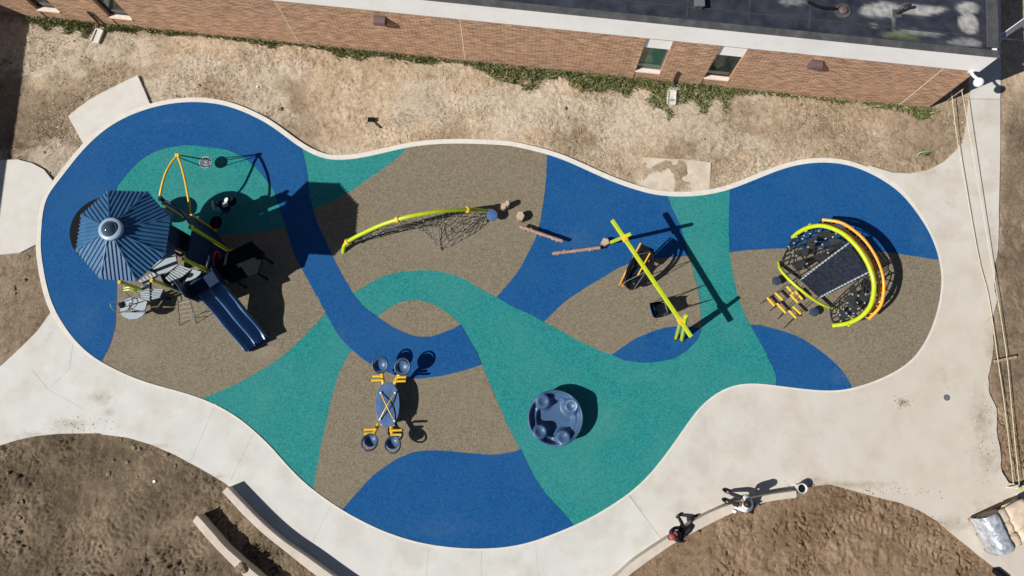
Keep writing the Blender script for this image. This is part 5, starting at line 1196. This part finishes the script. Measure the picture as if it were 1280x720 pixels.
# rope ladder with yellow rungs running down to the ground
ends = [((950, 380), (985, 355, .66)), ((962, 389), (992, 362, .68)), ((972, 399), (1000, 366, .68)), ((980, 410), (1012, 376, .6))]
ropes = []
for (a, b) in ends:
    p, q = P(a[0], a[1], .02), P(*b); pts_ = [lerp(p, q, k / 8) - Zv * (.05 * math.sin(math.pi * k / 8) * 0) for k in range(9)]; ropes.append((p, q))
    MB().tube(pts_, .014, 5).build("ladder_rope", M['darkrope'], nc, smooth=True)
for (x0, y0, x1, y1, z) in ((983.5,358,992,367.5,.55), (969,366,978,375,.42), (994,364,1003,374,.58), (988,368,997,378,.5), (959,372,968,382,.28), (971,379,982,391,.33), (991,383,1001,392.5,.45), (986,388,995,397.5,.36)):
    MB().tube([P(x0, y0, z), P(x1, y1, z)], .046, 8).build("rung", M['yellow'], nc, smooth=True)
for (x, y, lb_) in ((971, 351, "dark blue pod outside the low lime tube beside the side net"), (1018, 390, "dark blue pod outside the low lime tube beside the yellow rungs")):
    pod(x, y, .35, .17, lb_, 'navy2')

# ---------------------------------------------------------------- benches
def bench(inner, outer, label, z=0.45, group=None):
    pin = [P(v.x, v.y, z) for v in cr([Vector(p) for p in inner], 5)]; pou = [P(v.x, v.y, z) for v in cr([Vector(p) for p in outer], 5)]
    o = MB().prism([Vector((p.x, p.y, 0)) for p in pin + pou[::-1]], -0.2, z).build("seat_wall", M['bench'], None, bevel=.012)
    tag(o, label, "bench", "curved concrete seat walls"); return o
bench([(284,608.5),(305,630.5),(330,655.5),(355,676.5),(385,697),(416,719.5),(450,742),(500,768)], [(278,615),(305,644.5),(330,668),(355,688),(395,719.5),(440,750),(490,776)], "curved concrete seat wall along the paving's edge with a grey shadow")
bench([(246.5,644),(267,667),(285,687),(325,721),(360,748)], [(240.5,651.5),(262,677),(292,708),(306,721),(345,755)], "short concrete seat wall standing further back in the dark dirt")
bench([(995.5,613.5),(955,619.5),(915,630),(880,644.5),(840,669),(795,699),(772,719),(730,752)], [(996,622),(957,628),(915,642),(880,659),(840,681),(785,720.5),(745,756)], "curved concrete seat wall with two people sitting on it")

# bucket by the bench end
q = G(1000, 610, .2)
bk = thing("bucket", "white open bucket standing at the end of the seat wall", "bucket", q)
MB().lathe(q, [(.13, 0.0), (.16, .40), (.175, .41), (.175, .37), (.15, .40), (.145, .38), (.12, .03), (.01, .03)], 24).build("body", M['whiteplastic'], bk, smooth=True)
MB().lathe(q, [(.142, .33), (.02, .34)], 20).build("contents", M['black'], bk, smooth=True)
MB().tube([q + Vector((.17 * math.cos(a), .17 * math.sin(a), .38 - .12 * math.sin(a))) for a in [k * math.pi / 10 for k in range(11)]], .008, 5).build("bail", M['steel'], bk, smooth=True)

# ---------------------------------------------------------------- people
def skin(name, J, E, m, parent, root, sub=1):
    names = list(J); me = bpy.data.meshes.new(name); off = Vector(parent.location)
    me.from_pydata([tuple(Vector(J[n_][0]) - off) for n_ in names], [(names.index(a), names.index(b)) for a, b in E], [])
    o = bpy.data.objects.new(name, me); COL.objects.link(o); o.parent = parent
    sk = o.modifiers.new("skin", 'SKIN'); sk.use_smooth_shade = True
    for k, n_ in enumerate(names):
        sv = me.skin_vertices[0].data[k]; r = J[n_][1]; sv.radius = r if isinstance(r, tuple) else (r, r); sv.use_root = (n_ == root)
    o.modifiers.new("sub", 'SUBSURF').levels = sub; o.modifiers["sub"].render_levels = sub + 1
    me.materials.append(m); return o
def hand(parent, wrist, d, up, m, s=1.0, thumb=1):
    d = d.normalized(); sd_ = d.cross(up).normalized(); up = sd_.cross(d); mb = MB()
    mb.ell(wrist + d * (.045 * s), (.05 * s, .042 * s, .016 * s), 10, 6, (d, sd_, up))
    for k, L in enumerate((.068, .078, .073, .056)):
        b = wrist + d * (.085 * s) + sd_ * ((-.03 + .02 * k) * s); mb.tube([b - d * .02 * s, b + d * (L * .45 * s) - up * .006 * s, b + d * (L * .75 * s) - up * .02 * s, b + d * (L * .9 * s) - up * .042 * s], [.0095 * s, .009 * s, .0085 * s, .006 * s], 6)
    b = wrist + d * (.03 * s) + sd_ * (-.035 * s * thumb); mb.tube([b, b + d * .03 * s - sd_ * .025 * s * thumb, b + d * .062 * s - sd_ * .03 * s * thumb - up * .012 * s], [.012 * s, .0105 * s, .008 * s], 6)
    return mb.build("hand", m, parent, smooth='all')
def face(parent, hc, f, s=1.0):
    up = Zv; sd_ = f.cross(up).normalized()
    for sg in (-1, 1):
        MB().ell(hc + f * (.088 * s) + sd_ * (.032 * s * sg) + up * .01 * s, (.013 * s,) * 3, 8, 6).build("eye", M['whiteplastic'], parent, smooth='all')
        MB().ell(hc + sd_ * (.083 * s * sg) - up * .005 * s, (.018 * s, .012 * s, .03 * s), 8, 6, (f, sd_, up)).build("ear", M['skin'], parent, smooth='all')
    MB().ell(hc + f * (.105 * s) - up * .02 * s, (.022 * s, .014 * s, .024 * s), 8, 6, (f, sd_, up)).build("nose", M['skin'], parent, smooth='all')
    MB().ell(hc + f * (.092 * s) - up * .062 * s, (.01 * s, .027 * s, .008 * s), 8, 6, (f, sd_, up)).build("mouth", M['redcloth'], parent, smooth='all')
def person(label, pelvis, f, s, shirt, trouser, hairm, knees, feet, hands, lean, bulk=1.0, shoe=M['black'], headtilt=Vector((0, 0, 0)), cap=None):
    f = f.normalized(); sd_ = f.cross(Zv).normalized()             # sd_: to the person's right
    t = thing("person", label, "person", (pelvis.x, pelvis.y, 0))
    chest = pelvis + Zv * (.36 * s) + lean * .7; neck = pelvis + Zv * (.53 * s) + lean; head = neck + Zv * (.17 * s) + headtilt
    shR, shL = neck + sd_ * (.17 * s) - Zv * .05 * s, neck - sd_ * (.17 * s) - Zv * .05 * s
    elb = []
    J = {"pel": (pelvis + Zv * .08 * s, (.13 * s, .10 * s)), "waist": (pelvis + Zv * .2 * s + lean * .3, (.115 * s, .09 * s)), "chest": (chest, (.135 * s, .10 * s)), "neckb": (neck, .055 * s), "neck": (neck + Zv * .06 * s + headtilt * .4, .05 * s), "chin": (head - Zv * .05 * s + f * .02 * s, .075 * s), "head": (head + Zv * .03 * s, (.092 * s, .10 * s)), "crown": (head + Zv * .095 * s, .06 * s)}
    E = [("pel", "waist"), ("waist", "chest"), ("chest", "neckb"), ("neckb", "neck"), ("neck", "chin"), ("chin", "head"), ("head", "crown")]
    JS = {"pel": (pelvis + Zv * .10 * s, (.15 * s, .12 * s)), "waist": (pelvis + Zv * .22 * s + lean * .3, (.135 * s * bulk, .11 * s * bulk)), "chest": (chest, (.155 * s * bulk, .12 * s * bulk)), "col": (neck - Zv * .01, .085 * s)}
    ES = [("pel", "waist"), ("waist", "chest"), ("chest", "col")]
    JT_ = {"pel": (pelvis + Zv * .06 * s, (.155 * s, .125 * s))}; ET = []
    for k, (sg, sh_, kn, ft, hn) in enumerate(((1, shR, knees[0], feet[0], hands[0]), (-1, shL, knees[1], feet[1], hands[1]))):
        el_ = lerp(sh_, hn, .5) - Zv * (.10 * s) + sd_ * (sg * .05 * s)
        J["s%d" % k] = (sh_, .06 * s); J["e%d" % k] = (el_, .042 * s); J["w%d" % k] = (hn, .028 * s)
        E += [("chest", "s%d" % k), ("s%d" % k, "e%d" % k), ("e%d" % k, "w%d" % k)]
        hp = pelvis + sd_ * (sg * .09 * s) + Zv * .07 * s; an_ = ft + Zv * .09 * s
        J["h%d" % k] = (hp, .085 * s); J["k%d" % k] = (kn, .055 * s); J["a%d" % k] = (an_, .036 * s); J["t%d" % k] = (ft + f * .13 * s + Zv * .03 * s, .03 * s)
        E += [("pel", "h%d" % k), ("h%d" % k, "k%d" % k), ("k%d" % k, "a%d" % k), ("a%d" % k, "t%d" % k)]
        JS["s%d" % k] = (sh_, .08 * s * bulk); JS["e%d" % k] = (lerp(sh_, el_, .95), .06 * s * bulk); JS["c%d" % k] = (lerp(el_, hn, .75), .045 * s)
        ES += [("chest", "s%d" % k), ("s%d" % k, "e%d" % k), ("e%d" % k, "c%d" % k)]
        JT_["h%d" % k] = (hp, .105 * s); JT_["k%d" % k] = (kn, .075 * s); JT_["a%d" % k] = (an_ + Zv * .03 * s, .055 * s); ET += [("pel", "h%d" % k), ("h%d" % k, "k%d" % k), ("k%d" % k, "a%d" % k)]
        fd = f.copy(); MB().ell(ft + fd * .05 * s + Zv * .045 * s, (.145 * s, .055 * s, .05 * s), 12, 8, (fd, Vector((-fd.y, fd.x, 0)), Zv)).build("shoe", shoe, t, smooth='all')
        hand(t, hn, (hn - el_), Zv, M['skin'], s, sg)
    skin("body", J, E, M['skin'], t, "pel"); skin("shirt", JS, ES, shirt, t, "pel"); skin("trousers", JT_, ET, trouser, t, "pel")
    hc = head + Zv * .03 * s; face(t, hc, f, s)
    mb = MB(); mb.ell(hc - f * .02 * s + Zv * .03 * s, (.115 * s, .105 * s, .115 * s), 16, 10, (f, sd_, Zv)); mb.ell(hc - f * .07 * s - Zv * .05 * s, (.07 * s, .095 * s, .12 * s), 12, 8, (f, sd_, Zv)); mb.build("hair", hairm, t, smooth='all')
    if cap:
        mb = MB(); mb.ell(hc + Zv * .055 * s, (.125 * s, .115 * s, .10 * s), 16, 10, (f, sd_, Zv)); mb.ell(hc + f * .14 * s + Zv * .05 * s, (.08 * s, .085 * s, .012 * s), 12, 6, (f, sd_, Zv)); mb.build("cap", cap, t, smooth='all')
    return t
fA = Vector((-.88, .47, 0)).normalized(); pA = Vector((*G(936, 633, .5).xy, .50)); sA = Vector((fA.y, -fA.x, 0))
person("person in a white shirt and dark trousers sitting on the curved seat wall", pA, fA, 1.22, M['whitecloth'], M['blackcloth'], M['hair'],
       [pA + fA * .44 + sA * .13 + Zv * .06, pA + fA * .42 - sA * .14 + Zv * .06], [Vector((*(pA + fA * .72 + sA * .12).xy, .025)), Vector((*(pA + fA * .60 - sA * .2).xy, .025))],
       [pA + fA * .33 + sA * .12 + Zv * .17, pA + fA * .33 - sA * .10 + Zv * .17], fA * .33, headtilt=fA * .09, bulk=1.22)
fB = Vector((.80, .60, 0)).normalized(); pB = Vector((*G(851, 667.5, .5).xy, .49)); sB = Vector((fB.y, -fB.x, 0))
person("child in dark clothes with a red cap leaning back on the seat wall", pB, fB, 1.0, M['navycloth'], M['blackcloth'], M['hair'],
       [pB + fB * .38 + sB * .03 + Zv * .09, pB + fB * .25 - sB * .22 + Zv * .06], [Vector((*(pB + fB * .75 - sB * .04).xy, .028)), Vector((*(pB + fB * .34 - sB * .42).xy, .028))],
       [pB + fB * .0 + sB * .27 + Zv * .1, pB + fB * .22 - sB * .16 + Zv * .14], Vector((-.36, .0, -.05)), headtilt=Vector((-.10, .0, -.05)), cap=M['redcloth'])
q = G(917, 639, .45) + Zv * .45
cu = thing("paper_cup", "white paper cup set down on the seat wall beside the white shirt", "cup", q)
MB().lathe(q, [(.04, 0), (.06, .13), (.055, .14)], 14).build("cup", M['whiteplastic'], cu, smooth=True)
q = G(912.5, 642.5, .2)
MB_ = MB().ell(Vector((q.x, q.y, .03)), (.14, .09, .07), 10, 6); tag(MB_.build("snack_bag", M['redcloth'], None, smooth='all'), "small crumpled red packet on the dirt behind the seat wall", "packet")
q = G(922.5, 634.5, .45) + Zv * .45
tag(MB().ell(q + Zv * .05, (.12, .09, .06), 10, 6).build("white_bag", M['whitecloth'], None, smooth='all'), "small white bundle on the seat wall against the person's hip", "bag")

# ---------------------------------------------------------------- pallet of bags
pa = Vector((.92, .39, 0)).normalized(); pb = Vector((-pa.y, pa.x, 0)); pc0 = G(1266, 657, .6)
pt = thing("pallet", "wooden pallet under the stack of cream bags by the plaza edge", "pallet", pc0)
for k in range(7): MB().box(pc0 + pa * (-.95 + .32 * k) + Zv * .135, (.13, 1.25, .022), (pa, pb, Zv)).build("slat", M['plank'], pt)
for k in range(3): MB().box(pc0 + pb * (-.56 + .56 * k) + Zv * .074, (2.1, .09, .098), (pa, pb, Zv)).build("bearer", M['plank'], pt)
rb = random.Random(12)
def bag(c, L, Wd, Ht, a, label):
    X = Vector((math.cos(a), math.sin(a), 0)); Y = Vector((-X.y, X.x, 0)); mb = MB(); nu, nv = 12, 8; o_ = 0
    for side in (1, -1):
        for i in range(nu + 1):
            for j in range(nv + 1):
                u_, v_ = -1 + 2 * i / nu, -1 + 2 * j / nv
                pf = ((1 - abs(u_) ** 6) * (1 - abs(v_) ** 4)) ** .5
                h_ = side * Ht / 2 * pf * (1 + .16 * math.sin(u_ * 5 + c.x * 9) * math.cos(v_ * 4 + c.y * 7)) ; mb.v.append(c + X * (u_ * L / 2 * (1 - .05 * v_ * v_)) + Y * (v_ * Wd / 2 * (1 - .08 * u_ ** 4)) + Zv * h_)
    n1 = (nu + 1) * (nv + 1)
    for s_ in (0, 1):
        for i in range(nu):
            for j in range(nv):
                a_, b_, c_, d_ = [s_ * n1 + x for x in (i * (nv + 1) + j, (i + 1) * (nv + 1) + j, (i + 1) * (nv + 1) + j + 1, i * (nv + 1) + j + 1)]
                mb.f.append((a_, b_, c_, d_) if s_ == 0 else (a_, d_, c_, b_))
    o = mb.build("cement_bag", M['bag'], None, smooth='all'); tag(o, label, "bag", "cream bags stacked on the pallet")
rows_l = ["along the dirt mound side", "in the middle row", "along the shaded side"]; lay_l = ["bottom", "second", "top"]
for lay in range(3):
    for c_ in range(3):
        for r_ in range(2):
            cc = pc0 + pa * (-.42 + .84 * r_ + rb.uniform(-.05, .05)) + pb * (-.41 + .41 * c_ + rb.uniform(-.03, .03)) + Zv * (.225 + .185 * lay)
            bag(cc, .84, .45, .215, math.atan2(pa.y, pa.x) + rb.uniform(-.12, .12), "cream bag in the %s layer, %s, %s" % (lay_l[lay], rows_l[c_], "beside the silver film" if r_ == 0 else "away from the film"))
mb = MB(); nn_ = 9
fl = []
for k in range(nn_ + 1):
    v_ = -.66 + 1.32 * k / nn_; row = []
    for (x, z) in ((-.42, .80), (-.62, .82), (-.84, .78), (-.98, .60), (-1.02, .30), (-1.03, .12)):
        row.append(pc0 + pa * (x + rb.uniform(-.03, .03)) + pb * v_ + Zv * (z + rb.uniform(-.035, .035)))
    fl.append(row)
for row in fl: mb.v += row
for k in range(nn_):
    for j in range(5): mb.f.append((k * 6 + j, k * 6 + j + 1, (k + 1) * 6 + j + 1, (k + 1) * 6 + j))
o = mb.build("plastic_film", M['film'], None, smooth='all'); tag(o, "torn silver plastic film wrapped over one end of the bag stack", "plastic film"); o.modifiers.new("sub", 'SUBSURF').render_levels = 2; o.modifiers.new("thick", 'SOLIDIFY').thickness = .008
MB_ = MB()
for k in range(5): MB_.ell(P(1244 + k * 2.5, 714 + k * 2, .02) + Zv * .08, (.16, .12, .12), 9, 6)
tag(MB_.build("black_tarp", M['black'], None, smooth='all'), "crumpled black tarp at the plaza's edge by the dirt mound", "tarp")

# ---------------------------------------------------------------- ropes, stake and small things
def rope(pts, r, label):
    tag(MB().tube(cr([P(*p_) for p_ in pts], 8), r, 6).build("barrier_rope", M['straprope'], None, smooth=True), label, "rope", "straw ropes along the paving edge")
rope([(1189,112,.5),(1196,170,.34),(1209,245,.22),(1224,325,.14),(1236,372,.12),(1247,448,.14),(1256,510,.2),(1267,606,.35)], .013, "straw rope running closest to the paving all down the edge")
rope([(1202,112,.9),(1213,175,.7),(1226,250,.52),(1238,320,.40),(1247,372,.33),(1258.5,446,.24),(1265,515,.3),(1274,606,.4)], .013, "straw rope running outermost on the bare dirt side of the edge")
st = MB().bar(P(1243, 452, .1), P(1270, 446, .1), .09, .09).build("wooden_stake", M['plank'], None); tag(st, "short wooden stake lying across under the two straw ropes", "stake")
q = G(1270, 610, .2)
tr = thing("rope_stand", "pale yellow green stand that holds the ropes' ends by the pallet", "stand", q)
for dx, dy in ((-.22, .02), (.24, .05), (.10, -.28)): MB().tube([q + Vector((dx, dy, 0)), q + Zv * .42], .025, 7).build("leg", M['straprope'], tr, smooth=True)
MB().lathe(q + Zv * .40, [(.05, 0), (.05, .05)], 10).build("hub", M['lime'], tr, smooth=True)
q = P(1191, 108, .55)
for px_, py_, h_ in ((1190, 112, .55), (1203, 112, .95)):
    b = G(px_, py_, h_ * .95); tag(MB().tube([b - Zv * .1, b + Zv * h_], .025, 7).build("rope_post", M['plank'], None, smooth=True), "thin wooden post holding the %s rope in the building's shadow" % ("inner" if h_ < .7 else "outer"), "post")
q = G(1183, 497)
cv = thing("drain_cover", "small round dark drain cover set in the wide plaza", "drain cover", q)
MB().lathe(q, [(.095, .02), (.095, .034), (.08, .038)], 20).build("cover", M['greyframe'], cv, smooth=True); MB().lathe(q, [(.115, .02), (.115, .030), (.098, .030)], 20).build("rim", M['frame'], cv, smooth=True)
p = G(1156, 193) - Zv * .04
gs = thing("survey_flag", "bent pale green stake with a small dark flag lying on sandy dirt", "stake", p)
MB().tube(cpts([(1146,195.5,0),(1150,191,.12),(1158,189.5,.14),(1166,188,.06),(1173,185.5,-.02)], 4), .028, 7).build("stake", M['greenplastic'], gs, smooth=True)
MB().box(p + Vector((.05, -.03, .08)), (.16, .02, .14), (Vector((.9, .3, 0)).normalized(), Vector((-.3, .9, 0)).normalized(), Zv)).build("flag", M['black'], gs)
p = G(464, 150)
sb = thing("bracket_scrap", "little black metal bracket with a thin rod on the sandy strip", "scrap", p)
MB().box(p + Zv * .04, (.26, .16, .10)).build("bracket", M['black'], sb, bevel=.01); MB().tube([p + Zv * .02, P(476, 160, -.02)], .02, 6).build("rod", M['black'], sb, smooth=True)
for (x, y, sc_, lb_) in ((192, 602, .06, "white paper scrap on the dark dirt mound"), (321, 108, .045, "tiny white scrap on the sandy strip in line with the blue curve")):
    q = G(x, y); q.z = gz(q.x, q.y) + .03; a = x; pts_ = [q + Vector((sc_ * math.cos(a + k * 1.25) * (1 + .3 * math.sin(k * 3 + a)), sc_ * math.sin(a + k * 1.25), 0)) for k in range(5)]
    tag(MB().prism(pts_, q.z - .02, q.z + .015).build("scrap", M['whiteplastic'], None), lb_, "scrap")
# a clod lying over the back bench
def clods(name, pts, sizes, m, label):
    rng = np.random.default_rng(3); n = len(pts); base = np.array([[1, 0, 0], [-1, 0, 0], [0, 1, 0], [0, -1, 0], [0, 0, 1], [0, 0, -1], [.6, .6, .5], [-.6, .55, .45], [-.6, -.6, .5], [.6, -.6, .45]], np.float32)
    fc = [(0, 6, 9), (0, 2, 6), (2, 7, 6), (2, 1, 7), (1, 8, 7), (1, 3, 8), (3, 9, 8), (3, 0, 9), (4, 6, 7), (4, 7, 8), (4, 8, 9), (4, 9, 6), (5, 2, 0), (5, 1, 2), (5, 3, 1), (5, 0, 3)]
    pts = np.array(pts, np.float32); sizes = np.array(sizes, np.float32)
    V = base[None] * (sizes[:, None, None] * (0.4 + 1.1 * rng.random((n, 10, 1)))) * np.array([1, 1, .45], np.float32)
    a = rng.random(n) * 6.283; ca, sa = np.cos(a)[:, None], np.sin(a)[:, None]; X = V[..., 0] * ca - V[..., 1] * sa; Y = V[..., 0] * sa + V[..., 1] * ca
    V = np.stack([X, Y, V[..., 2]], -1) + pts[:, None, :]
    Fq = (np.arange(n)[:, None, None] * 10 + np.array(fc)[None]).reshape(-1, 3)
    me = bpy.data.meshes.new(name); me.vertices.add(n * 10); me.vertices.foreach_set("co", V.astype(np.float32).ravel()); me.loops.add(Fq.size); me.loops.foreach_set("vertex_index", Fq.ravel().astype(np.int32))
    me.polygons.add(len(Fq)); me.polygons.foreach_set("loop_start", (np.arange(len(Fq)) * 3).astype(np.int32)); me.update(calc_edges=True); me.materials.append(m)
    o = bpy.data.objects.new(name, me); COL.objects.link(o); return tag(o, label, None, None, 'stuff')
q = P(301, 708, .45)
cl = MB(); 
for k in range(6): cl.ell(q + Vector((rb.uniform(-.12, .12), rb.uniform(-.12, .12), rb.uniform(-.05, .06))), (.16, .13, .12), 8, 6)
tag(cl.build("dirt_lump", M['clod'], None), "lump of dirt resting on top of the back seat wall", "dirt lump")
rng = np.random.default_rng(41); N0 = 60000
cx = rng.uniform(-60, 1300, N0); cy = rng.uniform(0, 760, N0); cw = np.array([P(a, b) for a, b in zip(cx, cy)])
ii_ = np.clip(np.searchsorted(xs, cw[:, 0]), 0, nx - 1); jj_ = np.clip(np.searchsorted(ys, cw[:, 1]), 0, ny - 1)
keep = rng.random(N0) < 0.2 * smooth(.5, .7, fbm(cw[:, 0], cw[:, 1], .7, 3, 88)) * (0.05 + 0.75 * (low if False else np.clip(dark + warm, 0, 1)[ii_, jj_])) * smooth(.35, .6, fbm(cw[:, 0], cw[:, 1], 1.0, 4, 19))
PAVE = [[P(x, y) for x, y in [(-70,500),(0,459),(47,414),(69,394),(300,440),(600,600),(900,500),(1100,400),(1100,217),(1160,213),(1195,188),(1208,160),(1211,0),(1250,0),(1248,271),(1241,380),(1238,470),(1246,510),(1252,590),(1262,606),(1420,618),(1420,760),(1275,740),(1247,711),(1195,670),(1120,627),(1060,611),(1010,607),(955,623),(916,634),(828,676),(720,760),(480,760),(384,697),(286,606),(250,585),(190,556),(125,541),(22,550),(-70,575)]]] + PADW[:3]
for pw in PAVE + [OV]: keep &= ~inpoly(pw, cw[:, 0], cw[:, 1])
keep &= ((cw[:, 0] - A0.x) * N_.x + (cw[:, 1] - A0.y) * N_.y) > .3
sel = np.where(keep)[0]; sz = .010 + .09 * rng.random(len(sel)) ** 6 + .016 * rng.random(len(sel))
clods("dirt_clods", [(cw[i, 0], cw[i, 1], hgt[ii_[i], jj_[i]] + .005) for i in sel], sz, M['clod'], "loose clods of soil on the dug over ground")
# crumbs of soil trodden on the paving
cr_ = []
for (cx0, cy0, sx, sy, n_) in ((1128, 503, 7, 4, 40), (95, 532, 30, 6, 60), (1240, 540, 9, 40, 120), (1020, 605, 22, 3, 60), (1100, 615, 40, 3, 80), (1185, 655, 30, 5, 40)):
    for k in range(n_):
        q = P(rng.normal(cx0, sx), rng.normal(cy0, sy)); cr_.append((q.x, q.y, ZS + .004))
clods("dirt", cr_, .008 + .018 * rng.random(len(cr_)) ** 2, M['clod'], "crumbs of soil trodden onto the pale paving")
